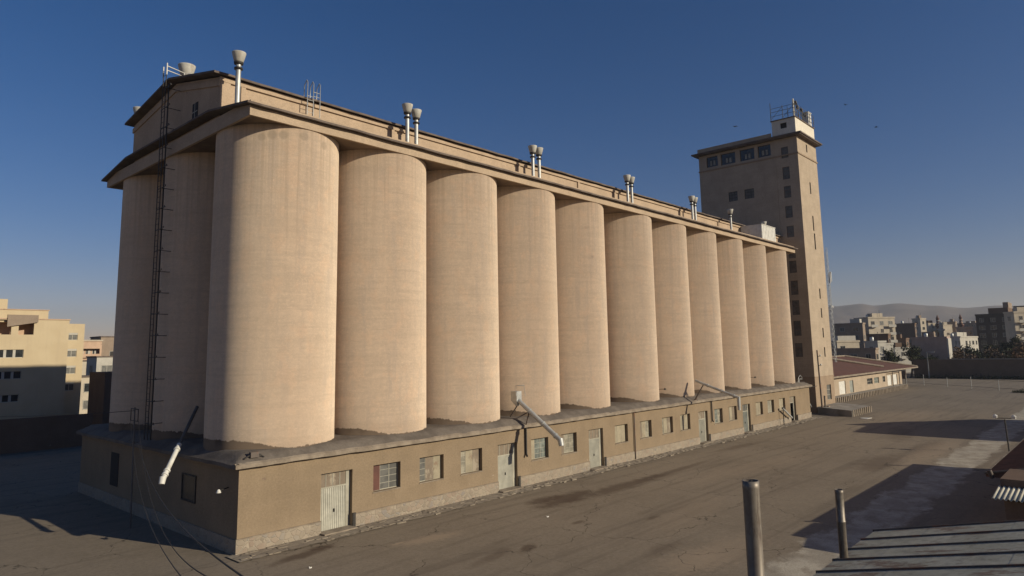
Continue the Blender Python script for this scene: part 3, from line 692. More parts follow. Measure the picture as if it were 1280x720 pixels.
# ------------------------------------------------------------------ tower
TX, TY, TX1, TY1 = 89.6, 1.5, 98.25, 18.2
T = thing('workhouse_tower', 'tall brown tower with overhanging flat roof and a cream rooftop cabin at the far end', 'tower', (TX, TY, 0))
stair = [(39.55, 41.35), (36.1, 38.1), (33.1, 35.0), (29.9, 31.8), (26.8, 28.6), (23.5, 25.3), (21.2, 23.1), (17.8, 20.0), (14.7, 16.95), (11.5, 13.8), (8.3, 10.4)]
hl_ = [(2.95, 4.05, a_, b_) for a_, b_ in stair]
big = [(14.75, 16.8, 40.55, 42.35), (11.65, 14.2, 40.45, 42.35), (8.4, 10.85, 40.45, 42.35), (5.7, 7.8, 40.45, 42.35)]
mid = [(11.65, 13.2, 34.0, 35.6), (8.85, 10.45, 34.0, 35.6)]
slit = [(93.55, 94.1, 40.9, 42.2), (93.9, 94.45, 34.1, 36.0), (94.0, 94.55, 28.1, 30.5), (94.1, 94.7, 25.1, 27.7), (94.55, 95.1, 17.3, 18.9), (94.6, 95.15, 14.3, 15.8), (94.65, 95.2, 11.2, 12.7), (94.7, 95.25, 8.2, 9.7)]
w = MB(); wall_y(w, TY, TY1, 5.25, 42.75, TX, .4, hl_+big+mid); wall_x(w, TX+.4, TX1, 5.25, 42.75, TY, .4, slit)
w.box(TX1-.4, TY+.4, 5.25, TX1, TY1, 42.75); w.box(TX+.4, TY1-.4, 5.25, TX1-.4, TY1, 42.75)
w.box(TX-.07, TY-.05, 5.0, TX-.003, TY+3.3, 42.6) if False else None
w.build('tower_wall', 'tower', T)
w = MB(); wall_y(w, TY, TY1, 0, 5.2, TX, .4); wall_x(w, TX+.4, TX1, 0, 5.2, TY, .4, [(94.6, 96.6, 1.6, 3.9)]); w.box(TX1-.4, TY+.4, 0, TX1, TY1, 5.2); w.build('tower_base', 'tower_low', T)
w = MB(); w.box(TX-.05, TY-.05, 5.2, TX1+.05, TY-.003, 5.32); w.box(TX-.05, TY-.003, 5.2, TX-.003, TY1, 5.32)
w.box(TX-.12, TY-.12, 39.9, TX1+.12, TY-.003, 40.12); w.box(TX-.12, TY-.003, 39.9, TX-.003, TY1+.1, 40.12); w.box(TX1+.003, TY-.003, 39.9, TX1+.12, TY1, 40.12); w.build('string_course', 'tower_low', T)
w = MB(); w.box(TX-.06, 5.0, 5.35, TX-.003, 5.35, 39.85); w.build('pilaster', 'tower', T)
q = MB(); q.box(TX+.55, TY+.55, 1, TX+.6, TY1-.5, 42); q.box(TX+.6, TY+.55, 1, TX1-.5, TY+.6, 42); q.build('inner_wall', 'dark', T)
def win_y(y0, y1, z0, z1, x, par, nv=1, nh=2, mat='glass_mid', fm='black_metal', inset=.2):
    fr = MB(); t = .06; xx = x+inset
    fr.box(xx, y0, z0, xx+.05, y1, z0+t); fr.box(xx, y0, z1-t, xx+.05, y1, z1); fr.box(xx, y0, z0+t, xx+.05, y0+t, z1-t); fr.box(xx, y1-t, z0+t, xx+.05, y1, z1-t)
    for k in range(1, nv): y = y0+(y1-y0)*k/nv; fr.box(xx+.001, y-.03, z0+t, xx+.049, y+.03, z1-t)
    for k in range(1, nh):
        z = z0+(z1-z0)*k/nh
        for j in range(nv): fr.box(xx+.002, y0+(y1-y0)*j/nv+(t if j == 0 else .03), z-.03, xx+.048, y0+(y1-y0)*(j+1)/nv-(t if j == nv-1 else .03), z+.03)
    f = fr.build('window', fm, par)
    q = MB(); q.box(xx+.02, y0+.02, z0+.02, xx+.03, y1-.02, z1-.02); q.build('pane', mat, f); return f
def win_x(x0, x1, z0, z1, y, par, nv=1, nh=2, mat='glass_mid', fm='black_metal', inset=.2):
    fr = MB(); t = .06; yy = y+inset
    fr.box(x0, yy, z0, x1, yy+.05, z0+t); fr.box(x0, yy, z1-t, x1, yy+.05, z1); fr.box(x0, yy, z0+t, x0+t, yy+.05, z1-t); fr.box(x1-t, yy, z0+t, x1, yy+.05, z1-t)
    for k in range(1, nv): x = x0+(x1-x0)*k/nv; fr.box(x-.03, yy+.001, z0+t, x+.03, yy+.049, z1-t)
    for k in range(1, nh):
        z = z0+(z1-z0)*k/nh
        for j in range(nv): fr.box(x0+(x1-x0)*j/nv+(t if j == 0 else .03), yy+.002, z-.03, x0+(x1-x0)*(j+1)/nv-(t if j == nv-1 else .03), yy+.048, z+.03)
    f = fr.build('window', fm, par)
    q = MB(); q.box(x0+.02, yy+.02, z0+.02, x1-.02, yy+.03, z1-.02); q.build('pane', mat, f); return f
for k, (a_, b_) in enumerate(stair): win_y(2.95, 4.05, a_, b_, TX, T, 1, 3, 'glass_mid' if k < 5 else 'tower_pane', 'rust', .08)
for h in big:
    f = win_y(*h, TX, T, 4, 3, 'glass_dark', 'black_metal', .25)
    q = MB(); ym = (h[0]+h[1])/2
    q.box(TX+.2, ym-.5, h[2]+.3, TX+.24, ym-.15, h[2]+1.1); q.box(TX+.2, ym+.1, h[2]+.3, TX+.24, ym+.45, h[2]+1.1); q.build('pale_pane', 'glass_cream', f)  # two pale cream panes in each big window
for h in mid: win_y(*h, TX, T, 3, 3, 'glass_mid', 'black_metal', .1)
for h in slit: win_x(*h, TY, T, 1, 2, 'glass_mid', 'frame', .15)
win_x(94.6, 96.6, 1.6, 3.9, TY, T, 2, 3, 'glass_mid', 'frame', .15)
rf = MB(); rf.box(TX-1.0, TY-1.0, 42.9, TX1+.35, TY1+.9, 43.12); rf.box(TX-.8, TY-.8, 42.75, TX1+.2, TY1+.7, 42.9); rf.build('tower_roof', 'roofedge', T)
rf = MB(); rf.box(TX-.35, 5.35, 43.12, TX-.2, TY1, 43.85); rf.box(TX-.38, 5.35, 43.85, TX-.17, TY1, 43.92); rf.build('roof_parapet', 'tower', T)
pe = MB(); wall_y(pe, TY+.05, 5.25, 43.12, 45.85, TX+.0, .3, [(2.9, 3.9, 44.4, 45.3)]); wall_x(pe, TX+.3, TX1-.05, 43.12, 45.85, TY+.05, .3); pe.box(TX1-.35, TY+.35, 43.12, TX1-.05, 5.25, 45.85); pe.box(TX+.3, 4.95, 43.12, TX1-.35, 5.25, 45.85)
pe.build('roof_cabin', 'cream', T)
q = MB(); q.box(TX+.15, 2.9, 44.4, TX+.2, 3.9, 45.3); q.build('cabin_window', 'dark', T)
q = MB(); q.box(TX-.12, TY-.08, 45.85, TX1+.1, 5.4, 46.0); q.build('cabin_roof', 'roofedge', T)
ra = thing('tower_antennas', 'cluster of railings, aerials and drum dishes on the tower cabin roof', 'antennas', (TX, TY, 46))
mb = MB(); rnd = random.Random(3)
for x in (TX, TX+1.7, TX+3.4, TX+5.1, TX+6.8, TX1): mb.tube([(x, TY, 46), (x, TY, 48.0 if x > TX else 48.6)], .05, 5)
for z in (46.7, 47.4, 48.0): mb.tube([(TX, TY, z), (TX1, TY, z)], .035, 5); mb.tube([(TX, TY, z), (TX, 5.3, z)], .035, 5)
for y in (3.4, 5.3): mb.tube([(TX, y, 46), (TX, y, 48.2)], .05, 5)
for (a_, b_) in (((TX, TY, 46.2), (TX+1.7, TY, 48)), ((TX+1.7, TY, 48), (TX+3.4, TY, 46.2)), ((TX+3.4, TY, 46.2), (TX+5.1, TY, 48)), ((TX, 5.3, 46.2), (TX, 3.4, 48)), ((TX, 3.4, 46.2), (TX, TY, 48))): mb.tube([a_, b_], .03, 5)
mb.build('railing', 'dull_steel', ra)
mb = MB(); mb.tube([(TX+.25, TY+.25, 46), (TX+.25, TY+.25, 48.9)], .13, 8); mb.build('mast', 'white_metal', ra)
for (x, y, z) in ((TX+.9, TY+.2, 48.6), (TX+2.2, TY+.4, 48.3), (TX+3.6, TY+.3, 48.1), (TX+5.4, TY+.4, 47.8)):
    mb = MB(); mb.tube([(x, y, z-.25), (x+.05, y-.3, z-.2)], .35, 12); mb.tube([(x, y+.05, 46), (x, y+.05, z+.3)], .04, 5); mb.build('drum_dish', 'dull_steel', ra)
for k in range(7):
    x, y = TX+rnd.uniform(.2, 7), TY+rnd.uniform(.2, 3); mb = MB(); mb.tube([(x, y, 46), (x+rnd.uniform(-.3, .3), y, 48+rnd.uniform(0, .9))], .03, 5); mb.tube([(x-.4, y, 47.9), (x+.4, y, 48.0)], .025, 5); mb.build('aerial', 'black_metal', ra)
mb = MB(); mb.box(TX+6.5, TY+.1, 46.2, TX+7.9, TY+1.0, 48.3); mb.box(TX+6.4, TY+.0, 48.3, TX+8.0, TY+1.1, 48.38); mb.build('equipment_box', 'white_metal', ra)
mb = MB(); mb.tube([(TX, 5.3, 46), (TX, 5.3, 49.0)], .05, 6); mb.build('corner_mast', 'black_metal', ra)
# lamp standard hugging the tower corner
dpole = thing('utility_pole', 'brown wooden pole with two short cross-arms against the tower corner', 'pole', (88.6, .4, 0))
mb = MB(); mb.tube([(88.6, .4, 0), (88.5, .5, 9.3)], [.13, .10], 10); mb.build('pole', 'rust', dpole)
for z in (8.35, 7.0): mb = MB(); mb.box(88.3, .3, z, 89.3, .38, z+.08); mb.build('crossarm', 'black_metal', dpole)
for z in (8.5, 7.15): mb = MB(); mb.lathe((89.25, .34, z+.05), [(.02, .1), (.12, .02), (.09, -.12)], 10); mb.build('insulator', 'white_metal', dpole)
dw = thing('drain_pipe', 'pale rain pipe and buttress stub at the foot of the tower corner', 'pipe', (89.4, .3, 0))
mb = MB(); mb.tube([(89.35, .2, 0), (89.35, .2, 2.6)], .14, 8); mb.build('pipe', 'lip', dw); mb = MB(); mb.box(89.6, -.2, 0, 90.2, .3, 1.1); mb.build('buttress', 'tower_low', dw)
# rusty pipe frame between base and tower
pf = thing('pipe_frame', 'dark inclined conveyor frame in the gap between base and tower', 'conveyor', (84, 1, 0))
mb = MB(); mb.tube([(83.3, 1.0, 3.1), (88.6, 2.0, 1.0)], .14, 8); mb.tube([(83.5, 1.6, 3.1), (88.8, 2.6, 1.0)], .08, 8); mb.build('tube', 'galv', pf)
mb = MB(); mb.tube([(84.5, 1, 0), (84.5, 1, 2.7)], .06, 6); mb.tube([(83.0, .9, 4.0), (89.4, 1.2, 4.0)], .04, 6); mb.tube([(87, 1.6, 0), (87, 1.6, 1.6)], .06, 6); mb.build('leg', 'black_metal', pf)

# loading ramp platform beside the tower
P = thing('loading_platform', 'low concrete loading platform with pale stone face jutting from the tower foot', 'platform', (86.5, -4.3, 0))
mb = MB(); mb.add([(86.5, -4.25, 0), (95.9, -4.15, 0), (98.2, 1.3, 0), (88.6, 1.1, 0), (86.5, -4.25, .85), (95.9, -4.15, .85), (98.2, 1.3, 1.0), (88.6, 1.1, 1.0)], [(0, 1, 5, 4), (1, 2, 6, 5), (2, 3, 7, 6), (3, 0, 4, 7), (4, 5, 6, 7)]); mb.build('deck', 'paving', P)
for k in range(10): mb = MB(); mb.box(86.7+k*.95, -4.36, 0, 87.1+k*.95, -4.27, .9); mb.build('facing_block', 'lip', P)

# ------------------------------------------------------------------ warehouse with red roof
Wh = thing('red_roof_warehouse', 'low beige warehouse with a dull red roof behind the tower', 'warehouse', (98.6, 6, 0))
wx0, wx1, wy = 98.6, 160, 6.0
dh = [(115.2, 119.0, 1.05, 3.4), (121.4, 123.7, 1.05, 3.3)]
wh = [(103, 107, 2.0, 3.2), (132.7, 136.5, 2.0, 3.2), (137.7, 141.2, 2.0, 3.2), (144, 146, 2.0, 3.2), (147.8, 151.3, 1.05, 3.3), (152.5, 156, 1.05, 3.3)]
w = MB(); wall_x(w, wx0, wx1, 0, 4.35, wy, .35, dh+wh); w.box(wx1-.35, wy+.35, 0, wx1, 30, 4.35); w.box(wx0, wy+.35, 0, wx0+.35, 30, 4.35); w.build('wall', 'tower', Wh)
for h in wh[:4]: win_x(*h, wy, Wh, 3, 2, 'glass_dark' if h[0] != 137.7 else 'glass', 'frame', .15)
for h in dh+wh[4:]:
    q = MB(); q.box(h[0], wy+.15, h[2], h[1], wy+.2, h[3]); q.build('door', 'white_metal' if h[0] != 121.4 else 'door_blue', Wh)
rf = MB(); rf.add([(98.4, 5.2, 4.4), (172, 5.2, 4.4), (160, 18, 7.2), (98.4, 18, 7.2), (172, 31, 4.4), (98.4, 31, 4.4), (98.4, 5.2, 4.25), (172, 5.2, 4.25), (172, 31, 4.25), (98.4, 31, 4.25)],
       [(0, 1, 2, 3), (3, 2, 4, 5), (1, 4, 2), (0, 6, 7, 1), (1, 7, 8, 4), (6, 9, 8, 7), (0, 3, 5, 9, 6)]); rf.build('roof', 'red_roof', Wh)
rf = MB(); rf.box(98.4, 5.05, 4.2, 172.1, 5.197, 4.5); rf.build('gutter', 'lip', Wh)
rf = MB()
rf.tube([(160, 18, 7.35), (172, 5.2, 4.55)], .22, 5); rf.tube([(98.4, 18, 7.35), (160, 18, 7.35)], .2, 5); rf.tube([(141, 18.0, 7.5), (151, 7.4, 5.05)], .28, 5)
rf.build('ridge_cap', 'lip', Wh)
lp = thing('warehouse_dock', 'long concrete loading dock with pale posts along the warehouse front', 'dock', (98.8, 4.5, 0))
mb = MB(); mb.box(108, 4.6, 0, 158, 5.98, .98); mb.build('deck', 'paving', lp)
x = 108
while x < 158: mb = MB(); mb.box(x, 4.42, 0, x+.42, 4.597, .95); mb.build('facing_post', 'lip', lp); x += 1.05
# timber frame porch at the warehouse end
fp = thing('gate_frame', 'thin steel gate frame standing on the far end of the warehouse dock', 'frame', (148, 5, .98))
mb = MB()
for x in (147.5, 153, 158.5): mb.tube([(x, 4.9, .98), (x, 4.9, 4.0)], .07, 6)
mb.tube([(147.5, 4.9, 4.0), (158.5, 4.9, 4.0)], .07, 6); mb.build('frame', 'black_metal', fp)
# litter
def litter(label, x, y, s_, mat='cream'):
    mb = MB(); mb.add([(x, y, .006), (x+s_, y-.1*s_, .05), (x+s_*.9, y+.5*s_, .02), (x+.1*s_, y+.6*s_, .06), (x+.2, y, .005)], [(0, 1, 2, 3)]); mb.v = mb.v[:4]
    bm_ = MB(); bm_.add([(x, y, .004), (x+s_, y-.1*s_, .004), (x+s_*.9, y+.5*s_, .004), (x+.1*s_, y+.6*s_, .004), (x, y, .03), (x+s_, y-.1*s_, .07), (x+s_*.9, y+.5*s_, .04), (x+.1*s_, y+.6*s_, .08)], [(0, 1, 5, 4), (1, 2, 6, 5), (2, 3, 7, 6), (3, 0, 4, 7), (4, 5, 6, 7)])
    tag(bm_.build('litter', mat), label, 'litter', 'scraps of litter on the yard')
litter('large white scrap on the asphalt beyond the loading platform', 84.5, -6.7, 1.6, 'white_metal')
litter('tiny white scrap on the asphalt in front of the second door', 15.8, -7.3, .14, 'white_metal')
litter('tiny white scrap at the bottom edge of the yard', 1.25, -4.8, .12, 'white_metal')

# ------------------------------------------------------------------ yard edge: wall, fence
PW = tag(MB().box(213, -120, 0, 213.5, 14.8, 5.3).build('perimeter_wall', 'city_dark'), 'long dark brick wall closing the far end of the yard', 'wall')
q = MB(); q.box(212.85, -120, 5.3, 213.65, 8, 5.5); q.build('coping', 'paving', PW)
nw = tag(MB().box(205, 15.2, 0, 205.4, 44, 3.2).build('side_wall', 'city_dark'), 'lower dark wall left of the lorry gap behind the red-roofed warehouse', 'wall')
lw = tag(MB().box(-70, 56, 0, 9.5, 56.4, 3.6).build('yard_wall', 'city_dark'), 'low dark wall below the yellow apartment block', 'wall')
fn = thing('chain_fence', 'low post and rail fence crossing the far yard', 'fence', (165, 0, 0))
pts = [(177, 9), (171.5, 4), (166.5, -1.7), (162, -7), (157.5, -12.5), (153, -18), (148.5, -23.5)]
for i, (x, y) in enumerate(pts):
    mb = MB(); mb.tube([(x, y, 0), (x, y, 2.6 if i % 2 else 2.2)], .06, 6); mb.build('post', 'galv', fn)
mb = MB()
for z in (.5, 2.1): mb.tube([(x, y, z) for x, y in pts], .03, 5)
mb.build('rail', 'black_metal', fn)

# ------------------------------------------------------------------ sheds on the right
A = thing('metal_roof_shed', 'long shed with a dirty grey standing-seam metal roof in the right foreground', 'shed', (-9, -26.9, 0))
A0, A1 = -11, 10.8
w = MB(); w.box(A0+.3, -36.6, 0, A1-.35, -27.3, 3.2); w.build('wall', 'city_grey', A)
def rz(y): return 3.3+(-26.9-y)*.225
def mat_sheet():
    m, t, b = nt('dirty_galvanised_sheet'); n = N(t)
    c = n.mix(n.ramp(n.noise(.8, 6), .3, .7), (.37, .355, .275), (.48, .455, .365))
    c = n.mix(n.ramp(n.noise(4, 6, (1, 1, 1), .7), .4, .7, 0, .45), c, (.22, .195, .15))
    k = n.noise(1.0, 7, (1.1, .5, 1), .72, (5, 2, 8)); c = n.mix(n.ramp(k, .53, .62, 0, .7), c, (.16, .085, .058)); k2 = n.noise(2.3, 6, (1, 1, 1), .75, (15, 2, 8)); c = n.mix(n.ramp(k2, .5, .7, 0, .5), c, (.11, .095, .075))
    n.link(c, b.inputs['Base Color']); b.inputs['Roughness'].default_value = .85; b.inputs['Metallic'].default_value = 0; b.inputs['Specular IOR Level'].default_value = .12
    n.bump(n.noise(1.4, 3), b, .3, .05); return m
MAT['sheet'] = mat_sheet()
mb = MB(); nseg = 14
rnd = random.Random(9)
xe = [A1-i*1.49 for i in range(15)]
for i in range(14):
    xa, xb = xe[i+1], xe[i]; segs = [-26.9+rnd.uniform(-.04, .04), -28.0-rnd.uniform(0, 1.9), -30.9-rnd.uniform(0, 1.9), -36.9]
    for k in range(3):
        y0_, y1_ = segs[k], segs[k+1]; l_ = .004*k
        mb.add([(xa+.02, y0_, rz(y0_)+l_), (xb-.02, y0_, rz(y0_)+l_), (xb-.02, y1_, rz(y1_)+l_), (xa+.02, y1_, rz(y1_)+l_),
                (xa+.02, y0_, rz(y0_)+l_-.03), (xb-.02, y0_, rz(y0_)+l_-.03), (xb-.02, y1_, rz(y1_)+l_-.03), (xa+.02, y1_, rz(y1_)+l_-.03)],
               [(0, 1, 2, 3), (4, 7, 6, 5), (0, 4, 5, 1), (1, 5, 6, 2), (2, 6, 7, 3), (3, 7, 4, 0)])
mb.build('roof_sheet', 'sheet', A)
for x in xe:
    mb = MB(); y0_, y1_ = -26.85, -36.9
    mb.add([(x-.022, y0_, rz(y0_)-.02), (x+.022, y0_, rz(y0_)-.02), (x+.022, y0_, rz(y0_)+.055), (x-.022, y0_, rz(y0_)+.055), (x-.022, y1_, rz(y1_)-.02), (x+.022, y1_, rz(y1_)-.02), (x+.022, y1_, rz(y1_)+.055), (x-.022, y1_, rz(y1_)+.055)],
           [(0, 1, 2, 3), (4, 7, 6, 5), (0, 4, 5, 1), (1, 5, 6, 2), (2, 6, 7, 3), (3, 7, 4, 0)])
    mb.build('roof_seam', 'rust', A)  # dark rusty colour stands in for each seam's shadowed side
def flue(label, x, y, z0, z1, r):
    mb = MB(); n = 20
    mb.lathe((x, y, 0), [(r, z0), (r, z0+(z1-z0)*.62-.03), (r*1.09, z0+(z1-z0)*.62-.02), (r*1.09, z0+(z1-z0)*.62+.02), (r, z0+(z1-z0)*.62+.03), (r, z1-.12), (r*1.04, z1-.1), (r*1.04, z1), (r*.9, z1), (r*.9, z1-.8), (0, z1-.8)], n)
    m, t, b = nt('flue_steel'); nn = N(t)
    c = nn.mix(nn.ramp(nn.noise(1.0, 5, (4, 4, .5)), .35, .65), (.15, .125, .10), (.27, .235, .19)); c = nn.mix(nn.ramp(nn.noise(1.0, 5, (6, 6, 1.2), .7, (3, 3, 3)), .5, .62, 0, .8), c, (.075, .055, .045))
    c = nn.mix(nn.ramp(nn.noise(9, 4), .4, .7, 0, .4), c, (.11, .075, .05))
    nn.link(c, b.inputs['Base Color']); b.inputs['Roughness'].default_value = .5; b.inputs['Metallic'].default_value = .4
    return tag(mb.build('flue_pipe', m), label, 'flue pipe', 'flue pipes of the metal roofed shed')
flue('thick open-topped steel flue pipe, the larger and nearer of the two in the foreground', -7.165, -30.295, 3.6, 8.1, .115)
flue('thinner steel flue pipe rising from the eave of the metal roof', 6.5, -27.15, 2.9, 5.46, .125)
# lean-to with corrugated panel
Ls = thing('corrugated_lean_to', 'small dark lean-to with a strip of pale corrugated roofing in the right foreground', 'lean-to', (21.6, -29, 0))
w = MB(); w.box(22, -35, 0, 27.0, -29.4, 2.80); w.box(23.75, -35.2, 2.82, 27.2, -29.1, 3.5); w.build('wall', 'city_dark', Ls)
mb = MB(); N_ = 256; y0_, y1_ = -29.0, -35.2
vs = []
for i in range(N_+1):
    y = y0_+(y1_-y0_)*i/N_; ph = math.sin(i*math.pi/4)*.04
    vs += [(21.5, y, 2.95+ph), (23.7, y, 3.15+ph), (21.5, y, 2.93+ph), (23.7, y, 3.13+ph)]
fs = []
for i in range(N_): a_ = i*4; b_ = a_+4; fs += [(a_, b_, b_+1, a_+1), (a_+2, a_+3, b_+3, b_+2), (a_, a_+2, b_+2, b_)]
mb.add(vs, fs, True); mb.build('corrugated_sheet', mottled('fibre_cement', (.62, .57, .44), (.50, .46, .36), 1.5, .8, 0, 12, .2), Ls)
Bs = thing('brown_roof_shed', 'long shed with a brown tiled roof at the right edge of the yard', 'shed', (27.4, -28, 0))
w = MB(); w.box(28.2, -38, 0, 51, -28.6, 2.95); w.build('wall', 'city_dark', Bs)
mb = MB(); y0_, y1_ = -28.0, -33.5
def bz(y): return 3.1+(-28-y)*.2
mb.add([(27.4, y0_, bz(y0_)), (51.6, y0_, bz(y0_)), (51.6, y1_, bz(y1_)), (27.4, y1_, bz(y1_)), (51.6, -39, 3.1), (27.4, -39, 3.1),
        (27.4, y0_, bz(y0_)-.15), (51.6, y0_, bz(y0_)-.15), (51.6, -39, 2.95), (27.4, -39, 2.95)],
       [(0, 1, 2, 3), (3, 2, 4, 5), (0, 6, 7, 1), (5, 4, 8, 9), (0, 3, 5, 9, 6), (1, 7, 8, 4, 2), (6, 9, 8, 7)])
bro = mb.build('roof', 'brown_roof', Bs)
mb = MB(); 
for k in range(60):
    x = 27.5+k*.405; mb.tube([(x, y0_-.02, bz(y0_)+.02), (x, y1_, bz(y1_)+.02)], .055, 5, False)
mb.build('tile_ribs', 'brown_roof', bro)
mb = MB(); mb.tube([(27.4, y0_, bz(y0_)+.04), (27.4, y1_, bz(y1_)+.04)], .07, 6); mb.tube([(27.4, y0_, bz(y0_)), (51.6, y0_, bz(y0_))], .07, 6); mb.build('verge_trim', 'board_brown', bro)
mb = MB(); mb.tube([(50.5, -28.3, 2.9), (50.5, -28.3, 3.9)], .15, 8); mb.build('roof_pipe', 'rust', Bs)
mb = MB(); mb.tube([(27.2, -28.3, 2.95), (27.1, -28.2, 3.35)], .12, 8); mb.build('roof_pipe', 'rust', Bs)
# dry bush at the edge of the yard
bsh = thing('bush', 'low dark green bush in the far yard at the right edge of the photograph', 'bush', (152, -18, 0)); mb = MB(); rnd = random.Random(6)
for i in range(1500):
    a_ = rnd.uniform(0, 6.28); q_ = rnd.random()**.5; p_ = Vector((152+math.cos(a_)*q_*1.6, -18.6+math.sin(a_)*q_*3.4, 0)); p_.z = abs(rnd.gauss(0, .55))*(1-q_*.75)+.05; s_ = rnd.uniform(.06, .16)
    a1 = Vector((rnd.gauss(0, 1), rnd.gauss(0, 1), rnd.gauss(0, 1))).normalized(); a2 = a1.cross(Vector((.2, .3, 1))).normalized(); mb.quad(p_-a1*s_, p_+a2*s_*.6, p_+a1*s_, p_-a2*s_*.6)
mb.build('foliage', mottled('bush_leaves', (.05, .06, .03), (.035, .045, .022), 3), bsh)
mb = MB()
for k in range(5): mb.tube([(152, -18.6+k*.2-.4, 0), (152+rnd.uniform(-.5, .5), -18.6+(k-2)*.9, .8)], [.04, .015], 5)
mb.build('stem', 'rust', bsh)
# large barn out of the frame whose shadow crosses the yard
Cb = thing('gabled_barn', 'tall gabled store beyond the right edge of the yard', 'barn', (76, -30, 0))
mb = MB(); mb.prism([(75.5, 0), (95.5, 0), (95.5, 4.6), (90.5, 6.6), (90.0, 7.2), (84.0, 9.2), (83.2, 8.2), (75.5, 8.0)], 'y', -30.2, -44); mb.build('wall', 'city_grey', Cb)
# double-headed lamp post
lpst = thing('lamp_post', 'thin dark lamp post with two white lamp heads by the brown roofed shed', 'street lamp', (60.4, -25.05, 0))
mb = MB(); mb.tube([(60.4, -25.05, 0), (60.2, -25.0, 3.0)], .06, 6); mb.tube([(60.0, -24.3, 3.1), (60.3, -25.7, 3.1)], .04, 6); mb.build('pole', 'black_metal', lpst)
for y in (-24.3, -25.7):
    mb = MB(); mb.rbox((60.1, y, 3.2), (.35, .3, .22)); mb.lathe((60.1, y, 3.2), [(.02, .25), (.2, .12), (.22, .1)], 10); mb.build('lamp_head', 'white_metal', lpst)

# ------------------------------------------------------------------ pole and cables on the left
ep = thing('electric_pole', 'thin dark electric pole with a cross-arm in front of the shaded end wall', 'pole', (-1.5, 10.4, 0))
mb = MB(); mb.tube([(-1.5, 10.3, 0), (-1.5, 10.6, 7.0)], [.06, .04], 8); mb.build('pole', 'dull_steel', ep)
mb = MB(); mb.tube([(-1.5, 11.2, 6.9), (-1.5, 10.0, 6.9)], .03, 6); mb.tube([(-1.5, 11.2, 6.9), (-1.5, 11.2, 6.2)], .025, 6); mb.tube([(-1.5, 10.0, 6.9), (-1.5, 10.0, 6.2)], .025, 6); mb.tube([(-1.5, 11.2, 6.2), (-1.5, 10.0, 6.2)], .02, 6); mb.tube([(-1.5, 11.2, 5.0), (-1.5, 9.8, 5.0)], .04, 6); mb.build('crossarm', 'black_metal', ep)
def cable(label, p, q, sag, r=.022):
    P_, Q_ = Vector(p), Vector(q); pts = [P_.lerp(Q_, t/30)-Vector((0, 0, sag*4*(t/30)*(1-t/30))) for t in range(31)]
    mb = MB(); mb.tube(pts, r, 6); tag(mb.build('cable', 'black_metal'), label, 'cable', 'cables hanging from the electric pole')
cable('leftmost sagging cable, hanging from the pole across the shaded end wall', (-1.5, 11.2, 6.2), (-13.6, -27.5, 7.4), 1.6, .010)
cable('middle sagging cable hanging from the pole across the shaded end wall', (-1.5, 9.9, 6.2), (-12.95, -27.2, 7.4), 2.2, .012)
cable('rightmost and thickest sagging cable in front of the shaded end wall', (-1.5, 9.8, 5.0), (-12.9, -27.5, 7.35), 1.0, .015)
cable('nearly level cable running from the pole out behind the silo building', (-1.5, 10.6, 6.8), (-24, 58, 9.5), 1.6, .02)

# ------------------------------------------------------------------ the yellow apartment block on the left
def city_windows(mb_parent, C_, a, b, wa, wb, h, rows_from=1.2, dark=False, skip=.12, rnd=None, fl=3.0, balcony=False):
    """windows as single parts on the two faces that look at the yard; local frame origin C_, a along the lit face, b along the shaded one"""
    z = rows_from; nb = 0
    while z+1.5 < h-.6:
        for (d, nrm, wd) in ((a, -b, wa), (b, -a, wb)):
            if wd < 2.4: continue
            n = max(1, int(wd/3.3)); n = min(n, 7)
            for k in range(n):
                if rnd.random() < skip: continue
                u = wd*(k+.5)/n; ww = rnd.choice((1.2, 1.5, 1.8)); ww = min(ww, wd/n*.7)
                m = Matrix((( d.x, nrm.x, 0, 0), (d.y, nrm.y, 0, 0), (0, 0, 1, 0), (0, 0, 0, 1)))
                base = C_+d*u
                fr = MB()
                def bx_(u0, u1, o0, o1, z0, z1):
                    vs = [base+d*uu+nrm*oo+Vector((0, 0, zz)) for zz in (z0, z1) for oo in (o0, o1) for uu in (u0, u1)]
                    fr.add(vs, [(0, 2, 3, 1), (4, 5, 7, 6), (0, 1, 5, 4), (2, 6, 7, 3), (0, 4, 6, 2), (1, 3, 7, 5)])
                bx_(-ww/2-.08, ww/2+.08, .004, .10, z-.12, z-.02); bx_(-ww/2-.08, ww/2+.08, .004, .07, z+1.42, z+1.5)
                bx_(-ww/2-.08, -ww/2, .004, .05, z-.02, z+1.42); bx_(ww/2, ww/2+.08, .004, .05, z-.02, z+1.42); bx_(-.03, .03, .03, .05, z-.02, z+1.42)
                f = fr.build('window', 'city_white', mb_parent)
                fr = MB(); bx_(-ww/2, ww/2, .004, .025, z-.02, z+1.42); fr.build('pane', 'glass_dark' if rnd.random() < .75 else 'glass_mid', f)
                if balcony and d is a and wd > 5 and k % 2 == 0:
                    fr = MB(); bx_(-ww/2-.7, ww/2+.7, .004, 1.1, z-.95, z-.8); bx_(-ww/2-.7, ww/2+.7, 1.02, 1.1, z-.8, z+.1); fr.build('balcony', 'city_white', mb_parent); nb += 1
        z += fl

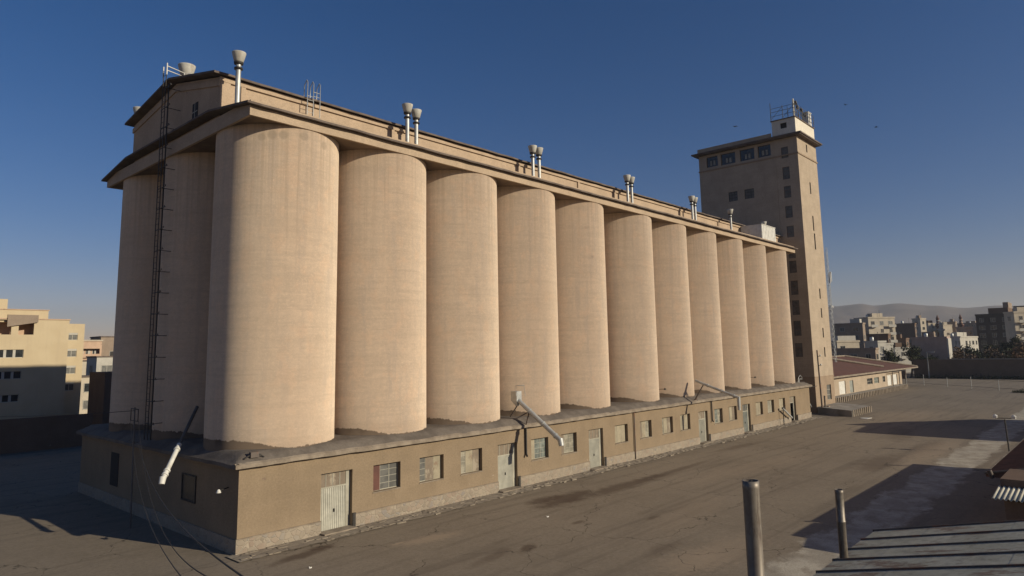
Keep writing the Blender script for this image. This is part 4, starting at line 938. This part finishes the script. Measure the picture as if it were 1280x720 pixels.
ab = thing('yellow_apartment_block', 'yellow brick apartment block at the left edge, its lower half in shadow', 'apartment block', (9.5, 68, 0))
holes_ = [(2.3-8, 4.85, 10.2, 11.2), (-5.4, 4.75, 7.6, 8.55), (-5.4, 4.65, 4.8, 5.7), (-5.0, 3.4, 13.05, 15.3), (4.0, 5.75, 13.05, 14.95)]
holes_ = [(2.0, 4.85, 10.2, 11.2), (2.0, 4.8, 7.6, 8.55), (2.0, 4.7, 4.8, 5.7), (-1.6, .9, 10.2, 11.2), (-1.6, .9, 7.6, 8.55), (-1.6, .9, 4.8, 5.7), (-1, 3.4, 13.05, 15.3), (4.15, 5.75, 13.05, 14.95)]
w = MB(); wall_x(w, -14, 9.6, 0, 14.95, 68, .4, [h if h[3] < 14.95 else (h[0], h[1], h[2], 14.95) for h in holes_]); w.box(9.2, 68.4, 0, 9.6, 80, 14.95); w.box(-14, 79.6, 0, 9.2, 80, 14.95); w.box(-14, 68.4, 14.6, 9.2, 79.6, 14.9)
w.box(-14, 68.4, 0, -13.6, 79.6, 14.6)
w.box(-14, 71.0, 14.95, 7.9, 79, 16.3); w.box(-14, 72, 16.3, 3.6, 79, 17.7)
w.build('wall', 'city_yellow', ab)
q = MB(); q.box(-1.2, 69.9, 12.4, 6.2, 70.0, 14.6); q.box(-1.2, 68.4, 12.9, 6.2, 69.9, 13.0); q.build('terrace_wall', 'city_pink', ab)
q = MB(); q.add([(2.9, 67.7, 15.5), (6.1, 67.7, 15.5), (6.1, 67.7, 14.6), (2.9, 67.7, 14.0), (2.9, 68.0, 15.5), (6.1, 68.0, 15.5), (6.1, 68.0, 14.6), (2.9, 68.0, 14.0)], [(0, 1, 2, 3), (4, 7, 6, 5), (0, 4, 5, 1), (3, 2, 6, 7), (0, 3, 7, 4), (1, 5, 6, 2)]); q.build('terrace_canopy', 'city_grey', ab)
q = MB(); q.box(-14.1, 67.9, 14.95, 9.7, 68.5, 15.07); q.box(-14, 70.9, 16.3, 8.0, 71.3, 16.4); q.build('roof_coping', 'city_pink', ab)
for h in holes_[:6]:
    f = win_x(*h, 68, ab, 3, 1, 'glass_dark', 'city_white', .15)
    for kk in (1, 2): q = MB(); um = h[0]+(h[1]-h[0])*kk/3; q.box(um-.14, 68.1, h[2], um+.14, 68.3, h[3]); q.build('mullion', 'city_white', f)
# set-back wing
h2 = [(11.0, 12.25, 12.5, 13.5), (11.0, 12.25, 10.2, 11.3), (11.0, 12.25, 7.9, 9.0), (11.0, 12.2, 5.6, 6.75)]
w = MB(); wall_x(w, 9.0, 13.05, 0, 14.75, 74, .4, h2); w.box(12.65, 74.4, 0, 13.05, 84, 14.75); w.box(9.0, 74.4, 14.4, 12.65, 84, 14.7); w.build('wing_wall', 'city_yellow', ab)
for h in h2:
    f = win_x(*h, 74, ab, 2, 1, 'glass_mid', 'city_white', .1)
    q = MB(); q.box(h[0], 74.02, h[3]-.28, h[1], 74.09, h[3]); q.build('roller_shutter', 'city_white', f)
per = MB()

# houses seen between the apartment block and the silos
hrnd = random.Random(21)
def simple_house(name, label, mat, x0, y0, x1, y1, h, win=True, fl=3.0, balc=False, roofmat='roofedge'):
    t = thing(name, label, 'house', (x0, y0, 0))
    mb = MB(); mb.box(x0, y0, 0, x1, y1, h); mb.build('wall', mat, t)
    mb = MB(); mb.box(x0-.15, y0-.15, h, x1+.15, y1+.15, h+.25); mb.build('roof', roofmat, t)
    if win: city_windows(t, Vector((x0, y0, 0)), Vector((1, 0, 0)), Vector((0, 1, 0)), x1-x0, y1-y0, h, 1.1, rnd=hrnd, fl=fl, balcony=balc)
    return t
bh = thing('balcony_house', 'orange-pink brick house with rows of balconies left of the silos', 'house', (33, 150, 0))
rows = [(1.2, 3.2), (4.2, 6.2), (7.2, 9.2), (10.2, 12.2)]
w = MB(); wall_x(w, 33.0, 37.9, 0, 14.0, 150, .3, [(33.25, 37.5, a_, b_) for a_, b_ in rows]); w.box(33, 151.4, 0, 37.9, 158, 14.0); w.box(33, 150.3, 0, 33.2, 151.4, 14); w.box(37.7, 150.3, 0, 37.9, 151.4, 14); w.build('wall', 'city_pink', bh)
q = MB(); q.box(32.8, 149.8, 14.0, 38.1, 158, 14.3); q.build('roof', 'city_cream', bh)
for a_, b_ in rows:
    q = MB(); q.box(33.25, 149.5, a_-.15, 37.5, 151.4, a_); q.box(33.25, 149.5, a_, 37.5, 149.6, a_+.75); q.build('balcony', 'city_pink', bh)
    for x_ in (33.5, 34.9, 36.3): q = MB(); q.box(x_, 151.3, a_+.1, x_+1.0, 151.38, b_-.15); f = q.build('window', 'city_white', bh); q = MB(); q.box(x_+.12, 151.27, a_+.25, x_+.45, 151.3, b_-.3); q.build('pane', 'glass_dark', f)
simple_house('row_house', 'grey and white house with a dark window right against the silo edge', 'city_grey', 38.2, 152, 44, 160, 15.0, True)
simple_house('white_house', 'plain white house front low down beside the silo edge', 'city_white', 25.9, 112, 29.5, 118, 10.1, True)
simple_house('shop_house', 'pale two storey shop front in the street gap left of the silos', 'city_cream', 27.0, 130, 33.5, 138, 9.3, True)
simple_house('garage_house', 'low white-roofed garage between the yellow block and the silos', 'city_cream', 20.0, 104, 25.5, 110, 6.6, True)
tag(MB().box(11.75, 60, 0, 17.5, 66, 8.2).build('brick_shed', 'city_dark'), 'dark brown windowless shed block in shade beside the silo edge', 'shed')
simple_house('distant_house', 'far pale house top above the balcony house', 'city_white', 48, 240, 56, 250, 17.0, False)

# ------------------------------------------------------------------ the city on the right
CITY = [
    ('apartment_block', 'cream four storey apartment block with balconies, the largest sunlit building behind the warehouse', 'city_cream', 273.2, 41.9, 11.6, 8.1, 20.1, -38, 'bal'),
    ('flat_roof_house', 'dark flat roofed block with a white rooftop room just right of the tower', 'city_grey', 263.0, 41.3, 3.1, 9.8, 17.7, 0, 'white'),
    ('brick_block', 'long dark brick block right of the cream apartment block', 'city_dark', 355.0, 43.2, 3.2, 9.0, 19.3, 0, ''),
    ('apartment_block', 'narrow cream stepped apartment block above the mauve wall', 'city_cream', 394.7, 48.7, 3.9, 4.4, 22.8, -30, 'bal'),
    ('brick_block', 'low dark block between the red-roofed warehouse and the cream apartment block', 'city_dark', 231.0, 25.2, 3.0, 6.3, 12.9, 0, ''),
    ('flat_roof_house', 'low beige house with a small white rooftop room right beside the tower', 'city_cream', 207.8, 34.1, 7.5, 2, 10.8, -40, 'white2'),
    ('flat_roof_house', 'wide dark grey house directly behind the red roof', 'city_grey', 191.2, 19.1, 2.4, 11.4, 8.5, 0, ''),
    ('flat_roof_house', 'small white cube house behind the red roof ridge', 'city_white', 206.0, 22.1, 3.0, 2, 10.5, -30, ''),
    ('flat_roof_house', 'low white house right of the white cube house', 'city_white', 225.9, 24.9, 2.6, 2, 9.8, -30, ''),
    ('flat_roof_house', 'white house with a balcony at the right end of the red roof', 'city_white', 250.8, 28.3, 6.0, 2.6, 8.3, -42, 'bal'),
    ('brick_block', 'dark block with hedges behind the white balcony house', 'city_dark', 295.5, 34.4, 5.3, 9.5, 11.8, 0, ''),
    ('mauve_block', 'big blank mauve-grey block behind the truck', 'city_mauve', 219.5, 6.9, 4.7, 9.2, 11.4, 0, 'trim'),
    ('flat_roof_house', 'pale row house behind the mauve block, left of the red and white minaret', 'city_cream', 424.8, 51.1, 6.5, 2, 20.8, -35, 'bal'),
    ('flat_roof_house', 'pale house right of the red and white minaret', 'city_cream', 445.8, 47.6, 6.2, 2, 20.1, -35, ''),
    ('flat_roof_house', 'grey-brown house between the two minarets', 'city_grey', 456.7, 43.2, 4.9, 4.5, 22.0, 0, ''),
    ('flat_roof_house', 'pink and white gabled house left of the dark apartment tower', 'city_pink', 309.2, 15.6, 2.9, 2.1, 15.9, -40, 'bal'),
    ('flat_roof_house', 'low white house with pillars below the pink house', 'city_white', 278.9, 15.0, 23.5, 2, 11.9, -10, ''),
    ('dark_apartment', 'large dark stepped apartment building at the right', 'city_darkest', 311.2, 0.9, 14.3, 11.3, 20.7, 0, 'step'),
    ('cream_apartment', 'sunlit cream apartment front at the right edge of the photograph', 'city_cream', 281.5, -3.5, 9.3, 2, 20.2, -48, 'bal'),
    ('brick_block', 'brown block behind the dark stepped apartment building', 'city_darkest', 401.6, 0.9, 30.2, 14.9, 25.9, 0, ''),
    ('flat_roof_house', 'dim far row of houses behind the minarets', 'city_grey', 538.1, 40.1, 34.7, 16.1, 22.9, 0, ''),
    ('flat_roof_house', 'dim far brick houses above the cream apartment block', 'city_grey', 565.2, 110.6, 47.8, 35.4, 26.1, 0, ''),
]

crnd = random.Random(33)
for (nm, lb, mt, cx_, cy_, wa, wb, h, phi, opt) in CITY:
    a_ = Vector((math.cos(R(phi)), math.sin(R(phi)), 0)); b_ = Vector((-math.sin(R(phi)), math.cos(R(phi)), 0)); C0 = Vector((cx_, cy_, 0))
    t = thing(nm, lb, 'apartment block' if 'apartment' in nm else 'building', (cx_, cy_, 0))
    def bb(mb, u0, v0_, z0, u1, v1, z1):
        vs = [C0+a_*u+b_*v+Vector((0, 0, z)) for z in (z0, z1) for v in (v0_, v1) for u in (u0, u1)]
        return mb.add(vs, [(0, 2, 3, 1), (4, 5, 7, 6), (0, 1, 5, 4), (2, 6, 7, 3), (0, 4, 6, 2), (1, 3, 7, 5)])
    wb_ = max(wb, 5); wa_ = max(wa, 3)
    bb(MB(), 0, 0, 0, wa_, wb_, h).build('wall', mt, t)
    m_ = MB(); e = .18
    bb(m_, -e, -e, h, wa_+e, .1, h+.55); bb(m_, -e, wb_-.1, h, wa_+e, wb_+e, h+.55); bb(m_, -e, .1, h, .1, wb_-.1, h+.55); bb(m_, wa_-.1, .1, h, wa_+e, wb_-.1, h+.55)
    m_.build('roof_parapet', mt, t)
    m_ = MB(); r1 = crnd.uniform(.15, .5)
    if 'white' in opt: bb(m_, wa_*.1, wb_*.1, h, wa_*.9, wb_*.45, h+2.0); m_.build('stair_cabin', 'city_white', t)
    elif 'step' in opt:
        bb(m_, 1, 0.5, h, wa_, wb_*.62, h+2.8); m_.build('upper_storey', 'city_dark', t)
        m_ = MB(); bb(m_, 3, .5, h+2.8, wa_, wb_*.2, h+5.0); m_.build('stair_cabin', 'city_grey', t)
    elif min(wa_, wb_) > 3.5: bb(m_, wa_*r1, wb_*r1, h, wa_*r1+wa_*.4, wb_*r1+wb_*.35, h+2.1); m_.build('stair_cabin', crnd.choice(['city_grey', 'city_dark', mt]), t)
    if crnd.random() < .8 and h > 9:
        m_ = MB(); p_ = C0+a_*(wa_*.3)+b_*(wb_*.6); m_.lathe((p_.x, p_.y, h), [(0, .3), (.5, .3), (.55, .5), (.55, 1.5), (.4, 1.7), (0, 1.75)], 10); m_.build('water_tank', 'galv', t)
        m_ = MB(); p_ = C0+a_*(wa_*.6)+b_*(wb_*.3); m_.tube([(p_.x, p_.y, h), (p_.x, p_.y, h+3.2)], .05, 4); m_.tube([(p_.x-.6, p_.y, h+3), (p_.x+.6, p_.y, h+3)], .04, 4); m_.build('aerial', 'black_metal', t)
    if mt != 'city_mauve' and h > 6: city_windows(t, C0, a_, b_, wa_, wb_, h, h-2.6-3.0*int((h-3)/3.0), rnd=crnd, balcony=('bal' in opt), skip=.15 if 'far' not in lb else .5)
    if 'trim' in opt:
        m_ = MB(); bb(m_, -.06, -.4, 2, wa_, -.003, h); m_.build('white_corner_strip', 'city_white', t)
def minaret(label, x, y, h, r, bands):
    t = thing('minaret', label, 'minaret', (x, y, 0), 'slim minarets on the skyline'); mb = MB()
    mb.lathe((x, y, 0), [(r, 0), (r*.9, h*.72), (r*1.5, h*.75), (r*1.5, h*.78), (r*.75, h*.785), (r*.7, h*.9), (r*.9, h*.91), (.05, h)], 14); mb.build('shaft', bands[0], t)
    for k in (.62, .68, .8, .86):
        mb = MB(); mb.lathe((x, y, 0), [(r*.93, h*k), (r*1.0, h*k), (r*.98, h*(k+.02)), (r*.8, h*(k+.02))], 14); mb.build('band', bands[1], t)
minaret('slim red minaret with pale bands', 430, 47.2, 26.0, 1.0, ('brown', 'city_white'))
minaret('plain white minaret shaft touching the red one', 428, 45.6, 22.8, 1.2, ('city_white', 'city_cream'))
minaret('separate red minaret further right, before the dark apartment building', 430, 36.2, 26.0, .95, ('brown', 'city_pink'))
# lorry beyond the end of the perimeter wall
tk = thing('parked_lorry', 'blue-grey lorry parked beyond the end of the far wall', 'lorry', (236, 15.5, 0))
mb = MB(); mb.rbox((238.5, 15.6, 2.9), (6.5, 2.7, 3.2)); mb.build('cargo_box', 'door_blue', tk)
mb = MB(); mb.prism([(232.6, .8), (235.1, .8), (235.1, 3.6), (233.2, 3.6), (232.6, 2.2)], 'y', 14.3, 16.9); mb.build('cab', 'glass', tk)
mb = MB(); mb.box(232.55, 14.5, 2.25, 232.62, 16.7, 3.3); mb.build('windscreen', 'glass_dark', tk)
for (x, y) in ((233.8, 14.4), (233.8, 16.8), (239.8, 14.4), (239.8, 16.8)):
    mb = MB(); mb.tube([(x, y-.15, .55), (x, y+.15, .55)], .55, 14); mb.build('wheel', 'black_metal', tk)
# street lamps outside the wall
for k, (x, y, h, lb) in enumerate(((210, 10.4, 7.6, 'pale street lamp post in front of the mauve block, its arm pointing right'), (222, 3.2, 8.4, 'pale street lamp post at the corner of the mauve block'))):
    t = thing('street_lamp', lb, 'street lamp', (x, y, 0), 'street lamps beyond the yard'); mb = MB(); mb.tube([(x, y, 0), (x, y, h), (x-.3, y-1.2, h-.1)], [.14, .09, .06], 6); mb.build('pole', 'galv', t)
    mb = MB(); mb.rbox((x-.35, y-1.6, h-.1), (.35, .8, .16)); mb.build('lamp_head', 'white_metal', t)
# lattice radio mast behind the tower
rm = thing('radio_mast', 'slim lattice radio mast with white panel antennas just behind the tower', 'radio mast', (140, 14.2, 0))
mb = MB(); hgt = 31.5
legs = [(-.55, -.45), (.55, -.45), (0, .6)]
for lx, ly in legs: mb.tube([(140+lx, 14.3+ly, 0), (140+lx*.7, 14.3+ly*.7, hgt)], .05, 5)
z = 1.0; k = 0
while z < hgt-1:
    s_ = 1-.3*z/hgt
    for i in range(3):
        a0, b0 = legs[i], legs[(i+1) % 3]
        mb.tube([(140+a0[0]*s_, 14.3+a0[1]*s_, z), (140+b0[0]*s_, 14.3+b0[1]*s_, z+1.1)], .03, 4); mb.tube([(140+a0[0]*s_, 14.3+a0[1]*s_, z), (140+b0[0]*s_, 14.3+b0[1]*s_, z)], .03, 4)
    z += 1.1
mb.build('lattice', 'galv', rm)
for (dx, dy, z) in ((-.7, -.7, 24.5), (.8, -.5, 25), (-.3, .9, 24)):
    mb = MB(); mb.rbox((140+dx, 14.3+dy, z), (.25, .3, 2.2)); mb.build('panel_antenna', 'white_metal', rm)

# ------------------------------------------------------------------ trees
def mat_leaf(name, c1, c2):
    m, t, b = nt(name); n = N(t); oi = n.new('ShaderNodeObjectInfo')
    c = n.mix(n.ramp(n.noise(.9, 4), .35, .65), c1, c2); n.link(c, b.inputs['Base Color']); b.inputs['Roughness'].default_value = .9; b.inputs['Specular IOR Level'].default_value = .1
    return m
MAT['bark'] = mottled('grey_brown_bark', (.11, .08, .06), (.07, .05, .04), 3, .95)
MAT['autumn'] = mat_leaf('rusty_autumn_leaves', (.17, .09, .05), (.11, .07, .042))
MAT['olive'] = mat_leaf('dull_evergreen_leaves', (.055, .06, .033), (.04, .045, .027))
MAT['twig'] = mat_leaf('bare_brown_twigs', (.15, .105, .075), (.10, .07, .05))
def tree(label, x, y, h, cr, leaf, seed, nl=1500, group='trees behind the far wall'):
    rnd = random.Random(seed); t = thing('tree', label, 'tree', (x, y, 0), group)
    mb = MB(); tips = []
    def branch(p, d, ln, r, lv):
        pts = [p]; q = Vector(p); dd = Vector(d)
        for i in range(3):
            dd = (dd+Vector((rnd.uniform(-.2, .2), rnd.uniform(-.2, .2), rnd.uniform(-.05, .15)))).normalized(); q = q+dd*ln/3; pts.append(Vector(q))
            if lv > 1: tips.append(Vector(q))
        mb.tube(pts, [r, r*.85, r*.7, r*.5], 5, False)
        if lv < 3:
            for i in range(rnd.choice((3, 4))):
                k = rnd.choice((1, 2, 3)) if lv else rnd.choice((2, 3)); ang = rnd.uniform(0, 6.28); sp = rnd.uniform(.45, .95)
                nd = (dd+Vector((math.cos(ang)*sp, math.sin(ang)*sp, rnd.uniform(0, .3)))).normalized()
                branch(pts[k], nd, ln*rnd.uniform(.55, .75), r*.5, lv+1)
    branch(Vector((x, y, 0)), Vector((0, 0, 1)), h*.42, h*.028, 0)
    mb.build('trunk', 'bark', t)
    cm = MB(); c0 = Vector((x, y, h*.68))
    for i in range(nl):
        q = rnd.choice(tips)+Vector((rnd.gauss(0, .5), rnd.gauss(0, .5), rnd.gauss(0, .4)))
        v = q-c0
        if (v.x**2+v.y**2)/cr**2+v.z**2/(h*.36)**2 > 1.1: q = c0+v*.75
        s_ = rnd.uniform(.14, .40); a1 = Vector((rnd.gauss(0, 1), rnd.gauss(0, 1), rnd.gauss(0, 1))).normalized(); a2 = a1.cross(Vector((rnd.gauss(0, 1), rnd.gauss(0, 1), rnd.gauss(0, 1)))).normalized()
        cm.quad(q-a1*s_, q+a2*s_*.6, q+a1*s_, q-a2*s_*.6)
    cm.build('crown', leaf, t)
TR = [(222, 9.6, 8.0, 2.4, 'twig', 'bare brown tree at the left end of the far wall'), (226, 6.6, 9.4, 3.0, 'twig', 'tall bare twiggy tree before the corner of the mauve block'),
      (224, 3.4, 8.8, 2.6, 'autumn', 'rusty tree just right of the mauve block corner'), (229, .6, 9.3, 3.0, 'olive', 'dark green tree third from the right end of the mauve block'),
      (226, -2.6, 8.6, 2.8, 'twig', 'bare tree in front of the left edge of the dark apartment building'), (230, -5.4, 9.6, 3.1, 'olive', 'dark green tree in front of the middle of the dark apartment building'),
      (225, -8.6, 9.2, 3.2, 'autumn', 'rusty orange tree nearest the right edge above the wall'), (231, -11.8, 9.8, 3.0, 'olive', 'dark tree at the right edge of the photograph'),
      (240, -.8, 11, 3.6, 'olive', 'taller dark tree behind the others before the white pillared house'), (238, 4.6, 9.6, 2.6, 'olive', 'dark tree behind the rusty one, below the white pillars'), (236, -9.5, 10.6, 3.4, 'twig', 'tall bare tree behind the rusty orange one'),
      (210, 19.5, 11.4, 2.6, 'olive', 'dark evergreen beside the white balcony house'), (214, 15.8, 10.6, 2.8, 'olive', 'dark spreading tree left of the mauve block')]
TR += [(217, 12.5, 7.5, 2.6, "olive", "low dark tree by the wall end, left of the far street lamp"), (216, 5.2, 6.8, 2.4, "twig", "small bare tree close behind the wall below the white strip"), (223, -.6, 7.4, 2.6, "olive", "low dark tree between the bare tree and the green tree"), (221, -7.0, 7.0, 2.6, "olive", "low dark tree just left of the orange tree above the wall"), (218, 8.2, 6.6, 2.2, 'olive', 'short dark bush-like tree left of the bare tree, above the far wall'), (219, 1.6, 7.2, 2.4, 'twig', 'low bare tree just right of the rusty tree, above the far wall'), (220, -4.2, 7.4, 2.6, 'twig', 'low bare tree under the dark apartment building, left of the orange tree'),
       (219, -11.0, 7.6, 2.6, 'autumn', 'small rusty tree right of the big orange tree'), (222, -14.5, 9.0, 3.0, 'twig', 'bare tree beyond the right edge of the photograph'), (244, -6.5, 12, 3.8, 'olive', 'tallest dark tree against the dark apartment building')]
for i, (x, y, h, cr, lf_, lb) in enumerate(TR): tree(lb, x, y, h, cr, lf_, 50+i)
# scrub and weeds along the far wall: nobody could count it
mb = MB(); rnd = random.Random(77)
for i in range(5200):
    x, y = rnd.uniform(209.5, 212.8), rnd.uniform(-60, 14); s_ = rnd.uniform(.1, .3); z = abs(rnd.gauss(0, .45))
    a1 = Vector((rnd.gauss(0, 1), rnd.gauss(0, 1), rnd.gauss(0, 1))).normalized(); a2 = a1.cross(Vector((0, .3, 1))).normalized(); q = Vector((x, y, z)); mb.quad(q-a1*s_, q+a2*s_*.6, q+a1*s_, q-a2*s_*.6)
o = mb.build('scrub', 'olive'); o['kind'] = 'stuff'; o['label'] = 'dark weeds and scrub along the foot of the far wall'

# ------------------------------------------------------------------ birds
def bird(label, p, s_, yaw, dihed):
    t = tag(bpy.data.objects.new('bird', None), label, 'bird', 'birds in flight'); C.objects.link(t); t.location = p
    P_ = Vector(p); f_ = Vector((math.cos(yaw), math.sin(yaw), 0)); r_ = Vector((-math.sin(yaw), math.cos(yaw), 0)); u_ = Vector((0, 0, 1))
    mb = MB(); mb.tube([P_-f_*.20*s_, P_-f_*.1*s_, P_, P_+f_*.1*s_, P_+f_*.17*s_, P_+f_*.21*s_], [.01*s_, .035*s_, .05*s_, .04*s_, .03*s_, .006*s_], 8); mb.build('body', 'bird', t)
    for sg in (-1, 1):
        mb = MB(); a0 = P_+f_*.07*s_; b0 = P_-f_*.06*s_; m0 = P_+r_*sg*.17*s_+u_*dihed*.12*s_+f_*.09*s_; m1 = P_+r_*sg*.17*s_+u_*dihed*.12*s_-f_*.05*s_; t0 = P_+r_*sg*.36*s_+u_*dihed*.06*s_-f_*.03*s_
        k = u_*.008*s_; mb.add([a0, b0, m1, m0, t0, a0-k, b0-k, m1-k, m0-k, t0-k], [(0, 1, 2, 3), (3, 2, 4), (5, 8, 7, 6), (8, 9, 7), (0, 3, 8, 5), (3, 4, 9, 8), (4, 2, 7, 9), (2, 1, 6, 7)]); mb.build('wing', 'bird', t)
    mb = MB(); mb.add([P_-f_*.17*s_, P_-f_*.29*s_+r_*.05*s_, P_-f_*.29*s_-r_*.05*s_, P_-f_*.17*s_-u_*.01*s_, P_-f_*.29*s_+r_*.05*s_-u_*.01*s_, P_-f_*.29*s_-r_*.05*s_-u_*.01*s_], [(0, 1, 2), (3, 5, 4), (0, 3, 4, 1), (1, 4, 5, 2), (2, 5, 3, 0)]); mb.build('tail', 'bird', t)
bird('small bird flying right of the tower, the higher of the two there', (38.19, -19.8, 28.53), .55, .9, 1)
bird('small bird flying right of the tower, the lower and larger of the two there', (39.24, -21.53, 26.56), .62, 2.2, .6)
bird('bird gliding with wings spread above the left end of the tower roof', (53.13, -4.41, 34.09), 1.0, 1.0, .2)

# ------------------------------------------------------------------ mountains
def ridge():
    ax = [(-40, .036), (-20, .040), (-8, .038), (0, .036), (3, .0385), (5.3, .0405), (6.9, .0428), (8.5, .0418), (10.6, .0462), (12.9, .0505), (14.2, .0487), (15.2, .0517), (16.8, .0505), (17.7, .0492), (20, .047), (26, .04), (34, .032), (45, .02), (58, .008)]
    import mathutils.noise as mn
    def prof(t_):
        for (a0, h0), (a1, h1) in zip(ax, ax[1:]):
            if a0 <= t_ <= a1: k = (t_-a0)/(a1-a0); k = k*k*(3-2*k); return h0+(h1-h0)*k
        return 0
    na, nd = 420, 40; vs = []
    for i in range(na+1):
        t_ = -40+98*i/na; pa = prof(t_)
        for j in range(nd+1):
            d = 2200+1500*j/nd; u = j/nd
            hh = 10+pa*3200
            env = math.sin(min(1, u/.66)*math.pi/2)**1.3 if u < .66 else math.cos((u-.66)/.34*math.pi/2)
            x = -17+d*math.cos(R(t_)); y = -34.6+d*math.sin(R(t_))
            nz = mn.fractal(Vector((x/260, y/260, 3)), .9, 2.1, 6)
            rid = abs(mn.noise(Vector((x/330, y/330, 9))))*1.2
            z = max(-2, hh*env*(1+(nz*.16-rid*.18)*(1-env**3)+.015*nz)) if hh > 0 else -2
            vs.append((x, y, z-.5))
    fs = [(i*(nd+1)+j, (i+1)*(nd+1)+j, (i+1)*(nd+1)+j+1, i*(nd+1)+j+1) for i in range(na) for j in range(nd)]
    mb = MB(); mb.add(vs, fs, True)
    struct(mb.build('hills', mottled('bare_hillside', (.20, .155, .125), (.14, .11, .09), .006, .95, 0, .03, .2)))
ridge()
pk = tag(MB().lathe((2960*math.cos(R(17.2))-17, 2960*math.sin(R(17.2))-34.6, 158), [(0, 9), (7, 7), (9, 3), (9, -3)], 12).build('hilltop_dome', 'city_white'), 'tiny white dome on the ridge of the hills right of the tower', 'dome')

# ------------------------------------------------------------------ haze
hz = MB().box(-330, -1520, -2, 5120, 3420, 215).build('haze', 'dark')
hm = bpy.data.materials.new('haze_air'); hm.use_nodes = True; ht = hm.node_tree; ht.nodes.clear()
ho = ht.nodes.new('ShaderNodeOutputMaterial'); hv = ht.nodes.new('ShaderNodeVolumePrincipled')
hv.inputs['Color'].default_value = (.80, .85, .92, 1); hv.inputs['Density'].default_value = .00015; hv.inputs['Anisotropy'].default_value = .2
ht.links.new(hv.outputs[0], ho.inputs['Volume'])
hz.data.materials.clear(); hz.data.materials.append(hm); hz['kind'] = 'stuff'
S.cycles.volume_step_rate = 1; S.cycles.volume_max_steps = 64
